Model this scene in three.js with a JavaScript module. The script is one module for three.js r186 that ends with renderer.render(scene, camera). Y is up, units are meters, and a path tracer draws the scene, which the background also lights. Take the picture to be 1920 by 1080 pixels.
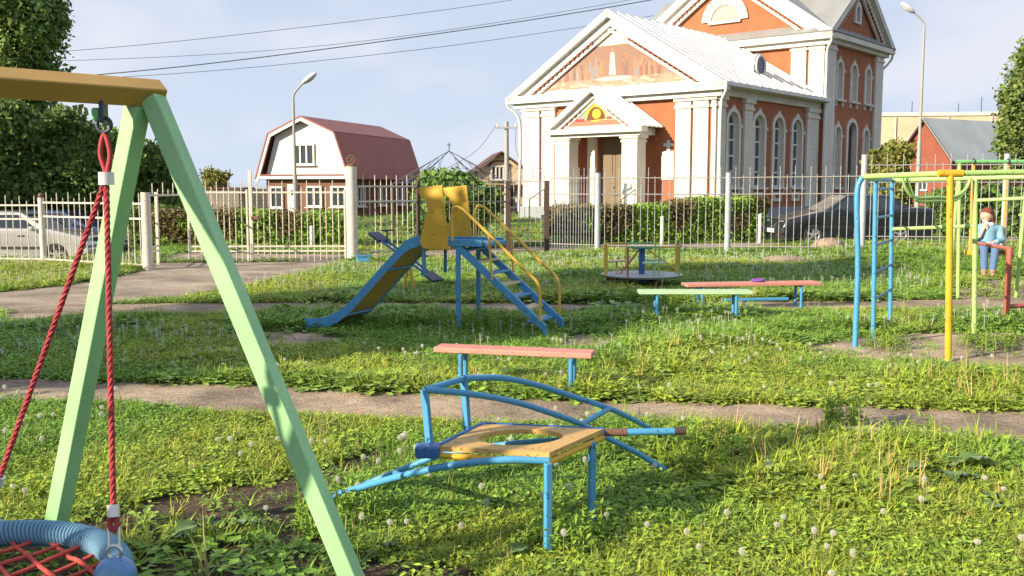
import * as THREE from 'three';
import { mergeGeometries, mergeVertices, toCreasedNormals } from 'three/addons/utils/BufferGeometryUtils.js';
import { RoundedBoxGeometry } from 'three/addons/geometries/RoundedBoxGeometry.js';
import { ConvexGeometry } from 'three/addons/geometries/ConvexGeometry.js';
import { MarchingCubes } from 'three/addons/objects/MarchingCubes.js';

// ---------------------------------------------------------------- camera, sky, sun, exposure
const EYE = 1.6, FOC = 1830, PITCH = Math.atan(189 / FOC);
const scene = new THREE.Scene();
const camera = new THREE.PerspectiveCamera(2 * Math.atan(540 / FOC) * 180 / Math.PI, 16 / 9, 0.05, 1500);
camera.position.set(0, EYE, 0);
camera.rotation.x = -PITCH;
const SUN_EL = 22 * Math.PI / 180;
const SUN = new THREE.Vector3(-0.845 * Math.cos(SUN_EL), Math.sin(SUN_EL), 0.535 * Math.cos(SUN_EL)).normalize();
const sun = new THREE.DirectionalLight(new THREE.Color(1.0, 0.86, 0.64), 5.0);
sun.position.copy(SUN).multiplyScalar(80);
sun.castShadow = true; sun.shadow.mapSize.set(4096, 4096);
Object.assign(sun.shadow.camera, { left: -60, right: 60, top: 60, bottom: -60, near: 1, far: 220 });
scene.add(sun, sun.target);
const renderer = new THREE.WebGLRenderer({ antialias: true });
renderer.toneMapping = THREE.LinearToneMapping;
renderer.toneMappingExposure = 1.85;
renderer.shadowMap.enabled = true;

// seeded random numbers and smooth noise
let seed = 12345;
const rnd = () => { seed = (seed * 1664525 + 1013904223) >>> 0; return seed / 4294967296; };
const rr = (a, b) => a + (b - a) * rnd();
const clamp = (v, a, b) => Math.min(b, Math.max(a, v));
const sstep = (a, b, v) => { const t = clamp((v - a) / (b - a), 0, 1); return t * t * (3 - 2 * t); };
const mix = (a, b, t) => a + (b - a) * t;
function hash2(i, j, s = 0) { let h = (i * 374761393 + j * 668265263 + s * 974711) | 0; h = Math.imul(h ^ (h >>> 13), 1274126177); return ((h ^ (h >>> 16)) >>> 0) / 4294967296; }
function vnoise(x, y, per = 0, s = 0) {
  const i = Math.floor(x), j = Math.floor(y), u = x - i, v = y - j, a = u * u * (3 - 2 * u), b = v * v * (3 - 2 * v);
  const w = (k) => per ? ((k % per) + per) % per : k;
  return mix(mix(hash2(w(i), w(j), s), hash2(w(i + 1), w(j), s), a), mix(hash2(w(i), w(j + 1), s), hash2(w(i + 1), w(j + 1), s), a), b);
}
function fbm(x, y, oct = 4, per = 0, s = 0) { let t = 0, a = 0.5, n = 0; for (let k = 0; k < oct; k++) { t += a * vnoise(x, y, per, s + k); n += a; x *= 2; y *= 2; per *= 2; a *= 0.5; } return t / n; }

{ // the sky: pale blue air with thin lilac cloud
  const w = 1024, h = 512, d = new Float32Array(w * h * 4);
  for (let j = 0; j < h; j++) {
    const el = ((j + 0.5) / h - 0.5) * Math.PI;
    for (let i = 0; i < w; i++) {
      const az = (i / w) * Math.PI * 2, k = (j * w + i) * 4, up = Math.max(0, Math.sin(el));
      const g = Math.pow(up, 0.55);
      let r = mix(0.385, 0.25, g), gg = mix(0.435, 0.31, g), b = mix(0.515, 0.43, g);
      const cx = Math.cos(az) * 3.2, cy = Math.sin(az) * 3.2, ee = el * 9;
      const n = 0.6 * fbm(cx * 1.1 + 7, ee + cy * 1.1 + 3, 5, 0, 11) + 0.4 * fbm(cx * 2.7 + ee * 0.6, cy * 2.7 + ee * 2.1, 4, 0, 31);
      const c = sstep(0.44, 0.64, n) * sstep(-0.02, 0.05, el) * 0.75;
      r = mix(r, 0.47, c); gg = mix(gg, 0.475, c); b = mix(b, 0.52, c);
      if (el < 0) { r = 0.3; gg = 0.32; b = 0.3; }
      d[k] = r; d[k + 1] = gg; d[k + 2] = b; d[k + 3] = 1;
    }
  }
  const t = new THREE.DataTexture(d, w, h, THREE.RGBAFormat, THREE.FloatType);
  t.mapping = THREE.EquirectangularReflectionMapping; t.magFilter = t.minFilter = THREE.LinearFilter; t.needsUpdate = true;
  scene.background = t; scene.environment = t;
}

// ---------------------------------------------------------------- survey helpers: sight lines of the camera to points of the site
const cP = Math.cos(PITCH), sP = Math.sin(PITCH);
function sight(u, v) { const dx = (u - 960) / FOC, dy = (540 - v) / FOC; return new THREE.Vector3(dx, dy * cP - sP, -(cP + dy * sP)); }
function G(u, v, h = 0) { const d = sight(u, v), t = (h - EYE) / d.y; return new THREE.Vector3(d.x * t, h, d.z * t); }       // on the level h
function A(u, v, depth) { const d = sight(u, v), t = depth / -d.z; return new THREE.Vector3(d.x * t, EYE + d.y * t, -depth); } // at a depth
const V = (x, y, z) => new THREE.Vector3(x, y, z);

// ---------------------------------------------------------------- textures and materials
function noiseTex(n, fn, srgb = true) {
  const d = new Uint8Array(n * n * 4);
  for (let j = 0; j < n; j++) for (let i = 0; i < n; i++) { const c = fn(i / n, j / n), k = (j * n + i) * 4; for (let q = 0; q < 3; q++) d[k + q] = clamp(c[q] * 255, 0, 255); d[k + 3] = 255; }
  const t = new THREE.DataTexture(d, n, n); t.wrapS = t.wrapT = THREE.RepeatWrapping; t.magFilter = t.minFilter = THREE.LinearFilter;
  if (srgb) t.colorSpace = THREE.SRGBColorSpace; t.needsUpdate = true; return t;
}
const rep = (t, r) => { const c = t.clone(); c.repeat.set(r, r); c.needsUpdate = true; return c; };
const gray = (v) => [v, v, v];
const tPaint = noiseTex(512, (x, y) => { const n = fbm(x * 8, y * 8, 4, 8, 3), f = fbm(x * 64, y * 64, 3, 64, 5), sp = fbm(x * 24, y * 24, 3, 24, 9); let v = 0.86 + 0.12 * n + 0.05 * (f - 0.5); const chip = fbm(x * 56, y * 56, 3, 56, 19); if (sp > 0.63 && chip > 0.66) return [v * 0.72, v * 0.6, v * 0.5]; return [v, v * 0.99, v * 0.97]; });
const tWall = noiseTex(512, (x, y) => { const n = fbm(x * 4, y * 4, 5, 4, 13), f = fbm(x * 90, y * 90, 2, 90, 15); const v = 0.84 + 0.14 * n + 0.06 * (f - 0.5); return [v, v, v * 0.985]; });
const tBrick = noiseTex(512, (x, y) => { const n = fbm(x * 4, y * 4, 5, 4, 23), f = fbm(x * 40, y * 120, 2, 40, 25), row = 0.5 + 0.5 * Math.cos(y * Math.PI * 2 * 26); const v = 0.8 + 0.14 * n + 0.12 * (f - 0.5) + (row > 0.96 ? 0.05 : 0); return [v, v * (0.97 + 0.05 * n), v * 0.97]; });
const tFine = noiseTex(256, (x, y) => gray(0.5 + 0.5 * (fbm(x * 32, y * 32, 4, 32, 41) - 0.5)), false);
const tSoil = noiseTex(1024, (x, y) => { const n = fbm(x * 6, y * 6, 5, 6, 51), m = fbm(x * 40, y * 40, 4, 40, 53), f = fbm(x * 200, y * 200, 2, 200, 55), g = sstep(0.4, 0.6, n * 0.6 + m * 0.4); const k = 0.72 + 0.5 * (f - 0.5) + 0.4 * (m - 0.5); return [mix(0.36, 0.24, g) * k, mix(0.3, 0.29, g) * k, mix(0.2, 0.1, g) * k]; });
const tDirt = noiseTex(1024, (x, y) => { const n = fbm(x * 5, y * 5, 5, 5, 61), m = fbm(x * 50, y * 50, 3, 50, 63), f = fbm(x * 260, y * 260, 2, 260, 65); let k = 0.78 + 0.6 * (n - 0.5) + 0.3 * (m - 0.5) + 0.3 * (f - 0.5); if (m > 0.68) k *= 0.8; return [0.77 * k, 0.68 * k, 0.575 * k]; });
const tAsph = noiseTex(1024, (x, y) => { const n = fbm(x * 4, y * 4, 5, 4, 71), m = fbm(x * 60, y * 60, 3, 60, 73), f = fbm(x * 300, y * 300, 2, 300, 75); const k = 0.82 + 0.5 * (n - 0.5) + 0.22 * (m - 0.5) + 0.28 * (f - 0.5); return [0.68 * k, 0.615 * k, 0.535 * k]; });
const tEarth = noiseTex(512, (x, y) => { const n = fbm(x * 6, y * 6, 5, 6, 81), f = fbm(x * 90, y * 90, 3, 90, 83); const k = 0.75 + 0.4 * (n - 0.5) + 0.5 * (f - 0.5); return [0.36 * k, 0.28 * k, 0.215 * k]; });
const tRope = noiseTex(256, (x, y) => { const a = Math.abs(Math.sin((x * 3 + y * 12) * Math.PI)); return gray(0.45 + 0.55 * Math.pow(a, 0.6)); }, false);

const lin = (r, g, b) => new THREE.Color().setRGB(r, g, b);
function mat(c, rough = 0.7, o = {}) {
  const m = new THREE.MeshStandardMaterial({ color: c, roughness: rough, metalness: 0, ...o });
  return m;
}
const paintMap = rep(tPaint, 1.6);
const paint = (c, rough = 0.42, o = {}) => mat(c, rough, { map: paintMap, bumpMap: tFine, bumpScale: 0.0006, ...o });
const M = {
  blue: paint(lin(0.075, 0.33, 0.66)), deepBlue: paint(lin(0.035, 0.14, 0.42)), sky: paint(lin(0.085, 0.36, 0.66)),
  yellow: paint(lin(0.72, 0.44, 0.03)), yellowTube: paint(lin(0.78, 0.5, 0.06)), orange: paint(lin(0.8, 0.5, 0.16)),
  mint: paint(lin(0.36, 0.68, 0.33), 0.5, { map: rep(tWall, 1.2) }), lime: paint(lin(0.42, 0.68, 0.22)), leafGreen: paint(lin(0.2, 0.55, 0.22)),
  ochre: paint(lin(0.56, 0.33, 0.07), 0.4, { map: rep(tWall, 1.4) }), plate: paint(lin(0.66, 0.42, 0.14), 0.55), cream: paint(lin(0.72, 0.62, 0.34)), pink: paint(lin(0.72, 0.3, 0.24), 0.6),
  paleGreen: paint(lin(0.5, 0.74, 0.45), 0.6), red: paint(lin(0.5, 0.13, 0.1)), darkRed: paint(lin(0.16, 0.03, 0.035)),
  fenceWhite: paint(lin(0.74, 0.68, 0.62), 0.6), fenceGrey: paint(lin(0.46, 0.52, 0.6), 0.6), fenceThin: paint(lin(0.36, 0.34, 0.34), 0.6), darkPost: paint(lin(0.075, 0.05, 0.045), 0.7),
  rope: mat(lin(0.42, 0.05, 0.06), 0.85, { bumpMap: rep(tRope, 1), bumpScale: 0.004 }), blueRope: paint(lin(0.17, 0.36, 0.55), 0.8), redNet: mat(lin(0.5, 0.07, 0.06), 0.85),
  steel: mat(lin(0.62, 0.62, 0.62), 0.32, { metalness: 0.85 }), darkSteel: mat(lin(0.05, 0.06, 0.09), 0.5, { metalness: 0.3 }), rust: paint(lin(0.2, 0.11, 0.08), 0.85), ballBlue: paint(lin(0.13, 0.3, 0.62), 0.35), ferrule: mat(lin(0.75, 0.73, 0.7), 0.4, { metalness: 0.4 }),
  brick: mat(lin(0.45, 0.165, 0.08), 0.9, { map: rep(tBrick, 0.5), bumpMap: tFine, bumpScale: 0.004 }), stucco: mat(lin(0.8, 0.755, 0.69), 0.85, { map: rep(tWall, 0.4), bumpMap: tFine, bumpScale: 0.002 }),
  whitePaint: mat(lin(0.8, 0.79, 0.77), 0.6, { map: rep(tWall, 0.5) }), roofWhite: mat(lin(0.74, 0.75, 0.77), 0.38, { map: rep(tWall, 0.3), metalness: 0.15 }), roofGrey: mat(lin(0.36, 0.37, 0.38), 0.45, { map: rep(tWall, 0.3), metalness: 0.2 }),
  plinth: mat(lin(0.33, 0.36, 0.41), 0.85, { map: rep(tWall, 0.6) }), glass: mat(lin(0.045, 0.055, 0.06), 0.06), paneGrey: mat(lin(0.07, 0.085, 0.09), 0.14), door: paint(lin(0.2, 0.145, 0.09), 0.6), doorDark: paint(lin(0.06, 0.035, 0.025), 0.6),
  roofRed: mat(lin(0.33, 0.08, 0.052), 0.5, { map: rep(tWall, 0.5) }), brickBrown: mat(lin(0.22, 0.115, 0.08), 0.9, { map: rep(tBrick, 0.5) }), brownTrim: mat(lin(0.12, 0.06, 0.04), 0.7, { map: rep(tWall, 0.7) }), creamWall: mat(lin(0.72, 0.58, 0.4), 0.9, { map: rep(tWall, 0.2) }),
  brickRed: mat(lin(0.33, 0.1, 0.065), 0.9, { map: rep(tBrick, 0.4) }), metalRoof: mat(lin(0.42, 0.46, 0.48), 0.6, { map: rep(tWall, 0.2) }), shed: mat(lin(0.3, 0.27, 0.23), 0.9, { map: rep(tWall, 0.6) }),
  concrete: mat(lin(0.5, 0.46, 0.4), 0.95, { map: rep(tWall, 1.1), bumpMap: tFine, bumpScale: 0.006 }), stone: mat(lin(0.36, 0.27, 0.21), 0.95, { map: rep(tWall, 1.3), bumpMap: tFine, bumpScale: 0.015 }),
  bark: mat(lin(0.11, 0.08, 0.055), 0.95, { map: rep(tWall, 2), bumpMap: tFine, bumpScale: 0.02 }), birchBark: mat(lin(0.55, 0.52, 0.48), 0.9, { map: rep(tPaint, 2) }),
  pole: mat(lin(0.42, 0.41, 0.39), 0.7, { map: rep(tWall, 1) }), wire: mat(lin(0.06, 0.065, 0.08), 0.6), lampHead: mat(lin(0.66, 0.67, 0.68), 0.3, { metalness: 0.2 }),
  black: mat(lin(0.015, 0.015, 0.016), 0.6), rubber: mat(lin(0.022, 0.022, 0.022), 0.85), carBlack: new THREE.MeshPhysicalMaterial({ color: lin(0.009, 0.011, 0.016), roughness: 0.35, clearcoat: 0.6, clearcoatRoughness: 0.06 }),
  carSilver: new THREE.MeshPhysicalMaterial({ color: lin(0.46, 0.45, 0.44), roughness: 0.32, metalness: 0.25, clearcoat: 1, clearcoatRoughness: 0.06 }), carBlue: new THREE.MeshPhysicalMaterial({ color: lin(0.035, 0.06, 0.14), roughness: 0.3, clearcoat: 1, clearcoatRoughness: 0.06 }),
  carGlass: mat(lin(0.03, 0.04, 0.055), 0.04), amber: mat(lin(0.75, 0.25, 0.04), 0.3), lampClear: mat(lin(0.7, 0.7, 0.68), 0.15), tailRed: mat(lin(0.4, 0.02, 0.02), 0.3),
  skin: mat(lin(0.6, 0.36, 0.26), 0.6), hair: mat(lin(0.2, 0.05, 0.022), 0.7, { bumpMap: rep(tRope, 6), bumpScale: 0.01 }), jacket: mat(lin(0.25, 0.46, 0.62), 0.85, { map: rep(tWall, 4), bumpMap: rep(tFine, 3), bumpScale: 0.012 }), jeans: mat(lin(0.13, 0.24, 0.5), 0.9, { map: rep(tPaint, 6), bumpMap: rep(tFine, 4), bumpScale: 0.01 }), shoe: mat(lin(0.3, 0.19, 0.11), 0.8), cloth: mat(lin(0.8, 0.79, 0.78), 0.85),
};
function leafMat(r, g, b) { return new THREE.MeshPhysicalMaterial({ color: lin(r, g, b), roughness: 0.75, transmission: 0.22, thickness: 0, side: THREE.DoubleSide }); }

// ---------------------------------------------------------------- object helpers
const taken = {};
function numbered(n) { const k = taken[n] = (taken[n] ?? -1) + 1; return k ? `${n}_${String(k).padStart(3, '0')}` : n; }
function tag(o, label, category, group, kind) { if (label) o.userData.label = label; if (category) o.userData.category = category; if (group) o.userData.group = group; if (kind) o.userData.kind = kind; return o; }
function thing(name, label, category, pos = V(0, 0, 0), turn = 0, group) { const g = new THREE.Group(); g.name = numbered(name); g.position.copy(pos); g.rotation.y = turn; scene.add(g); return tag(g, label, category, group); }
function metreUV(g, s = 1) {
  if (g.userData.keepUV) return g;
  if (!g.attributes.normal) g.computeVertexNormals();
  const p = g.attributes.position, n = g.attributes.normal, uv = new Float32Array(p.count * 2);
  for (let i = 0; i < p.count; i++) { const ax = Math.abs(n.getX(i)), ay = Math.abs(n.getY(i)), az = Math.abs(n.getZ(i)); let a, b; if (ay > ax && ay > az) { a = p.getX(i); b = p.getZ(i); } else if (ax > az) { a = p.getZ(i); b = p.getY(i); } else { a = p.getX(i); b = p.getY(i); } uv[2 * i] = a * s; uv[2 * i + 1] = b * s; }
  g.setAttribute('uv', new THREE.BufferAttribute(uv, 2)); return g;
}
function part(parent, name, geo, m, label) {          // geometry in the parent's own axes
  if (Array.isArray(geo)) geo = merge(geo);
  metreUV(geo);
  const o = new THREE.Mesh(geo, m); o.name = name; o.castShadow = o.receiveShadow = true; parent.add(o); if (label) o.userData.label = label; return o;
}
function wpart(parent, name, geo, m, label) {          // geometry given in site coordinates, parent unturned and top-level
  if (Array.isArray(geo)) geo = merge(geo);
  geo.translate(-parent.position.x, -parent.position.y, -parent.position.z); return part(parent, name, geo, m, label);
}
function merge(list) { const l = list.map((g) => { let q = g.index ? g.toNonIndexed() : g; for (const k of Object.keys(q.attributes)) if (!['position', 'normal', 'uv'].includes(k)) q.deleteAttribute(k); if (!q.attributes.uv) q.setAttribute('uv', new THREE.BufferAttribute(new Float32Array(q.attributes.position.count * 2), 2)); return q; }); return mergeGeometries(l); }
function box(w, h, d, x = 0, y = 0, z = 0) { return new THREE.BoxGeometry(w, h, d).translate(x, y, z); }
function rbox(w, h, d, r, x = 0, y = 0, z = 0) { return new RoundedBoxGeometry(w, h, d, 2, r).translate(x, y, z); }
function bar(a, b, r, seg = 10, r2 = r) { const d = b.clone().sub(a), l = d.length(), g = new THREE.CylinderGeometry(r2, r, l, seg); g.applyQuaternion(new THREE.Quaternion().setFromUnitVectors(V(0, 1, 0), d.normalize())); const m = a.clone().add(b).multiplyScalar(0.5); return g.translate(m.x, m.y, m.z); }
function beam(a, b, w, h, roll = 0, bevel = 0.006) { // square bar from a to b: w across, h upright
  const d = b.clone().sub(a), l = d.length(), g = new RoundedBoxGeometry(w, h, l, 2, bevel); g.rotateZ(roll);
  const z = d.normalize(), x = V(0, 1, 0).cross(z); if (x.lengthSq() < 1e-6) x.set(1, 0, 0); x.normalize(); const y = z.clone().cross(x);
  g.applyMatrix4(new THREE.Matrix4().makeBasis(x, y, z)); const m = a.clone().add(b).multiplyScalar(0.5); return g.translate(m.x, m.y, m.z);
}
function tube(pts, r, seg = 8, n = 0) { const c = pts.length === 2 ? new THREE.LineCurve3(pts[0], pts[1]) : new THREE.CatmullRomCurve3(pts, false, 'centripetal'); return new THREE.TubeGeometry(c, n || Math.max(2, (pts.length - 1) * 6), r, seg, false); }
function bentTube(pts, r, seg = 8) { return merge([...pts.slice(1).map((p, i) => bar(pts[i], p, r, seg)), ...pts.slice(1, -1).map((p) => new THREE.SphereGeometry(r * 1.01, seg, 6).translate(p.x, p.y, p.z))]); }
function poly(points, depth, bevel = 0) { const s = new THREE.Shape(points.map((p) => new THREE.Vector2(p[0], p[1]))); return new THREE.ExtrudeGeometry(s, { depth, bevelEnabled: bevel > 0, bevelSize: bevel, bevelThickness: bevel, bevelSegments: 2 }); }
function slab8(p, off) { // a thin panel: four corners and a thickness vector
  const q = [...p, ...p.map((v) => v.clone().add(off))], f = [[0, 1, 2, 3], [7, 6, 5, 4], [0, 4, 5, 1], [1, 5, 6, 2], [2, 6, 7, 3], [3, 7, 4, 0]], pos = [];
  const nrm = p[1].clone().sub(p[0]).cross(p[3].clone().sub(p[0])), flip = nrm.dot(off) > 0;
  for (const [a, b, c, d] of f) for (const k of flip ? [a, c, b, a, d, c] : [a, b, c, a, c, d]) pos.push(q[k].x, q[k].y, q[k].z);
  const g = new THREE.BufferGeometry(); g.setAttribute('position', new THREE.Float32BufferAttribute(pos, 3)); g.computeVertexNormals(); return g;
}

// ---------------------------------------------------------------- ground, lanes, paths
function bank(x, z) { const D = -z; return 0.22 * sstep(5.4, 8.2, x) * sstep(16.5, 20.5, D) * (1 - sstep(24, 26, D)) - 0.52 * sstep(-8.6, -11, x) * sstep(21.4, 24, D) * (1 - sstep(48, 62, D)); }
{
  const ax = (lo, hi, step, far) => { const a = []; for (let v = lo; v <= hi + 1e-6; v += step) a.push(v); let s = step; for (let v = hi; v < far;) { s *= 1.5; v += s; a.push(v); } s = step; const b = []; for (let v = lo; v > -far;) { s *= 1.5; v -= s; b.unshift(v); } return [...b, ...a]; };
  const xs = ax(-14, 18, 0.5, 700), zs = ax(-30, 4, 0.5, 700), pos = [], idx = [], uv = [];
  for (const z of zs) for (const x of xs) { pos.push(x, bank(x, z), z); uv.push(x / 3.7, z / 3.7); }
  for (let j = 0; j < zs.length - 1; j++) for (let i = 0; i < xs.length - 1; i++) { const a = j * xs.length + i, b = a + 1, c = a + xs.length, d = c + 1; idx.push(a, c, b, b, c, d); }
  const g = new THREE.BufferGeometry(); g.setAttribute('position', new THREE.Float32BufferAttribute(pos, 3)); g.setAttribute('uv', new THREE.Float32BufferAttribute(uv, 2)); g.setIndex(idx); g.computeVertexNormals();
  const o = new THREE.Mesh(g, mat(0xffffff, 1, { map: tSoil, bumpMap: rep(tFine, 4), bumpScale: 0.02 })); o.name = 'ground'; o.receiveShadow = true; scene.add(o); tag(o, 'grassy playground soil reaching out to the houses', 'ground', null, 'structure');
}
const bare = [];                                        // outlines that stay free of grass
function sheet(name, label, category, outline, h, m, rough = 0.05, sparse = 0) {
  const P0 = outline.map(([u, v]) => G(u, v)), pts = [];
  for (let i = 0; i < P0.length; i++) { const a = P0[i], b = P0[(i + 1) % P0.length], n = Math.max(1, Math.min(60, Math.round(a.distanceTo(b) / 0.18))); for (let k = 0; k < n; k++) { const t = k / n, x = mix(a.x, b.x, t), z = mix(a.z, b.z, t), w = rough * Math.min(1, -z / 8); pts.push(new THREE.Vector2(x + (fbm(x * 2.3, z * 2.3, 3, 0, 91) - 0.5) * 3 * w, -(z + (fbm(x * 2.3 + 40, z * 2.3, 3, 0, 93) - 0.5) * 3 * w))); } }
  const g = new THREE.ShapeGeometry(new THREE.Shape(pts)); g.rotateX(-Math.PI / 2); g.translate(0, h, 0); const p = g.attributes.position, uv = [];
  for (let i = 0; i < p.count; i++) uv.push(p.getX(i) / 2.3, p.getZ(i) / 2.3); g.setAttribute('uv', new THREE.Float32BufferAttribute(uv, 2));
  const o = new THREE.Mesh(g, m); o.name = numbered(name); o.receiveShadow = true; scene.add(o); tag(o, label, category, null, 'structure');
  const xs = pts.map((q) => q.x), ys = pts.map((q) => q.y); bare.push({ pts, sparse, x0: Math.min(...xs), x1: Math.max(...xs), y0: Math.min(...ys), y1: Math.max(...ys) }); return o;
}
const mDirt = mat(0xffffff, 1, { map: tDirt, bumpMap: rep(tFine, 6), bumpScale: 0.012 }), mAsph = mat(0xffffff, 0.95, { map: tAsph, bumpMap: rep(tFine, 8), bumpScale: 0.006 }), mEarth = mat(0xffffff, 1, { map: tEarth, bumpMap: rep(tFine, 3), bumpScale: 0.03 });
sheet('lane', 'gravel lane running behind the fences', 'lane', [[330, 474], [640, 477], [1030, 461], [1420, 455], [1920, 446], [2500, 440], [2500, 456], [1920, 462], [1420, 469], [1030, 475], [640, 491], [300, 491]], 0.004, mAsph);
sheet('driveway', 'worn asphalt drive leading to the white gate', 'driveway', [[-700, 572], [0, 549], [120, 536], [255, 512], [280, 494], [640, 490.5], [646, 496], [560, 516], [430, 546], [330, 563], [100, 576], [-50, 588], [0, 612], [-100, 622], [-700, 640]], 0.008, mAsph);
sheet('path', 'pale footpath crossing the playground by the slide', 'path', [[120, 572], [380, 570], [700, 569], [1100, 570], [1400, 566], [1920, 563], [2400, 560], [2400, 582], [1920, 584], [1400, 587], [1100, 589], [700, 589], [450, 590], [130, 604], [0, 608], [0, 584]], 0.012, mDirt);
sheet('path', 'wide trodden path crossing in front of the pink bench', 'path', [[-500, 706], [0, 714], [250, 721], [430, 721], [700, 738], [900, 748], [1220, 756], [1600, 765], [1920, 775], [2500, 792], [2500, 890], [1920, 850], [1700, 841], [1500, 828], [1300, 811], [1100, 803], [900, 797], [650, 791], [450, 784], [300, 772], [130, 757], [0, 754], [-500, 750]], 0.016, mDirt);
sheet('bare_earth', 'bare earth under the climbing bars', 'earth', [[1470, 652], [1560, 640], [1700, 628], [1920, 622], [2200, 622], [2200, 702], [1920, 698], [1780, 698], [1640, 682], [1520, 672]], 0.008, mDirt, 0.12, 0.015);
sheet('bare_earth', 'bare earth at the foot of the slide', 'earth', [[420, 630], [500, 622], [580, 622], [655, 636], [570, 660], [440, 650]], 0.008, mDirt, 0.1, 0.02);
sheet('bare_earth', 'bare earth at the foot of the slide stairs', 'earth', [[1050, 634], [1110, 628], [1195, 634], [1130, 658], [1040, 658]], 0.008, mDirt, 0.1, 0.05);
sheet('bare_earth', 'bare earth scuffed under the child on the swing', 'earth', [[1770, 548], [1850, 525], [1920, 518], [2000, 538], [1940, 568], [1790, 568]], 0.006, mDirt, 0.12, 0.05);
sheet('bare_earth', 'dark bare earth under the basket swing', 'earth', [[120, 985], [330, 925], [480, 905], [620, 878], [735, 846], [745, 872], [640, 925], [560, 1000], [660, 1040], [900, 1062], [940, 1090], [820, 1180], [200, 1250], [-300, 1250], [-200, 1060]], 0.008, mEarth, 0.16, 0.085);
function bareAt(x, z) { const y = -z; for (const b of bare) { if (x < b.x0 || x > b.x1 || y < b.y0 || y > b.y1) continue; let c = false; const p = b.pts; for (let i = 0, j = p.length - 1; i < p.length; j = i++) if ((p[i].y > y) !== (p[j].y > y) && x < (p[j].x - p[i].x) * (y - p[i].y) / (p[j].y - p[i].y) + p[i].x) c = !c; if (c && rnd() > b.sparse) return true; } return false; }
// ---------------------------------------------------------------- the brick church
const churchBase = V(8.72, 0, -42), CH_TURN = -Math.atan2(0.646, 0.763);
function archPath(sh, w, y0, ys, pointed = 0) { // opening outline: straight sides, round head
  const r = w / 2; sh.moveTo(-r, y0); sh.lineTo(r, y0); sh.lineTo(r, ys);
  if (pointed) { for (let k = 1; k < 12; k++) { const a = k / 12 * Math.PI; sh.lineTo(r * Math.cos(a), ys + r * Math.sin(a) + pointed * Math.exp(-Math.pow((a - Math.PI / 2) / 0.16, 2))); } sh.lineTo(-r, ys); } else sh.absarc(0, ys, r, 0, Math.PI, false);
  sh.lineTo(-r, y0); return sh;
}
function shapeMesh(sh, depth, z0) { return new THREE.ExtrudeGeometry(sh, { depth, bevelEnabled: false, curveSegments: 14 }).translate(0, 0, z0); }
function archWindow(parent, x, y, z, turn, o) { // o: opening width, bottom, spring, panes up, name
  const g = new THREE.Group(); g.name = o.name || 'window'; g.position.set(x, y, z); g.rotation.y = turn; parent.add(g);
  const w = o.w, ys = o.ys, b = o.band ?? 0.17, sur = archPath(new THREE.Shape(), w + 2 * b, 0, ys, o.point ?? 0.16);
  sur.holes.push(archPath(new THREE.Path(), w, 0.001, ys)); part(g, 'surround', shapeMesh(sur, 0.36, -0.28), M.stucco);
  if (o.door) { part(g, 'door_leaf', shapeMesh(archPath(new THREE.Shape(), w - 0.01, 0, ys), 0.06, -0.26), M.doorDark); return g; }
  part(g, 'pane', shapeMesh(archPath(new THREE.Shape(), w - 0.02, 0.02, ys), 0.02, -0.22), M.paneGrey);
  const fr = archPath(new THREE.Shape(), w - 0.004, 0.004, ys); fr.holes.push(archPath(new THREE.Path(), w - 0.17, 0.09, ys));
  const bars = [shapeMesh(fr, 0.06, -0.198), box(0.06, ys - 0.09, 0.05, 0, 0.09 + (ys - 0.09) / 2, -0.17)];
  const n = o.rows ?? 4; for (let k = 1; k <= n; k++) bars.push(box(w - 0.12, 0.075, 0.056, 0, ys * k / n, -0.169));
  part(g, 'window_frame', bars, M.whitePaint);
  part(g, 'sill', [box(w + 2 * b + 0.14, 0.1, 0.3, 0, -0.052, 0.06), box(0.14, 0.24, 0.12, -w / 2 - b + 0.08, -0.225, 0.04), box(0.14, 0.24, 0.12, w / 2 + b - 0.08, -0.225, 0.04)], M.stucco);
  for (const s of [-1, 1]) part(g, 'impost', box(0.12, 0.14, 0.14, s * (w / 2 + b), ys - 0.1, 0.055), M.stucco);
  return g;
}
function pilaster(parent, x, z, turn, w, y0, y1, proud = 0.12, smooth = false) {
  const g = new THREE.Group(); g.name = 'pilaster'; g.position.set(x, 0, z); g.rotation.y = turn; parent.add(g);
  const list = [], step = 0.19, n = Math.round((y1 - 0.5 - y0) / step), st = (y1 - 0.5 - y0) / n;
  for (let k = 0; k < n; k++) list.push(box(w, smooth ? st + 0.001 : st - 0.014, proud, 0, y0 + st * (k + 0.5), proud / 2));
  if (smooth) list.length = 0; list.push(box(smooth ? w : w - 0.02, y1 - 0.5 - y0, smooth ? proud : proud - 0.012, 0, (y0 + y1 - 0.5) / 2, (smooth ? proud : proud - 0.012) / 2));
  part(g, 'shaft', list, M.stucco);
  part(g, 'capital', [box(w + 0.1, 0.12, proud + 0.06, 0, y1 - 0.44, (proud + 0.06) / 2), box(w + 0.02, 0.18, proud + 0.02, 0, y1 - 0.29, (proud + 0.02) / 2), box(w + 0.14, 0.2, proud + 0.1, 0, y1 - 0.1, (proud + 0.1) / 2)], M.stucco);
  return g;
}
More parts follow.
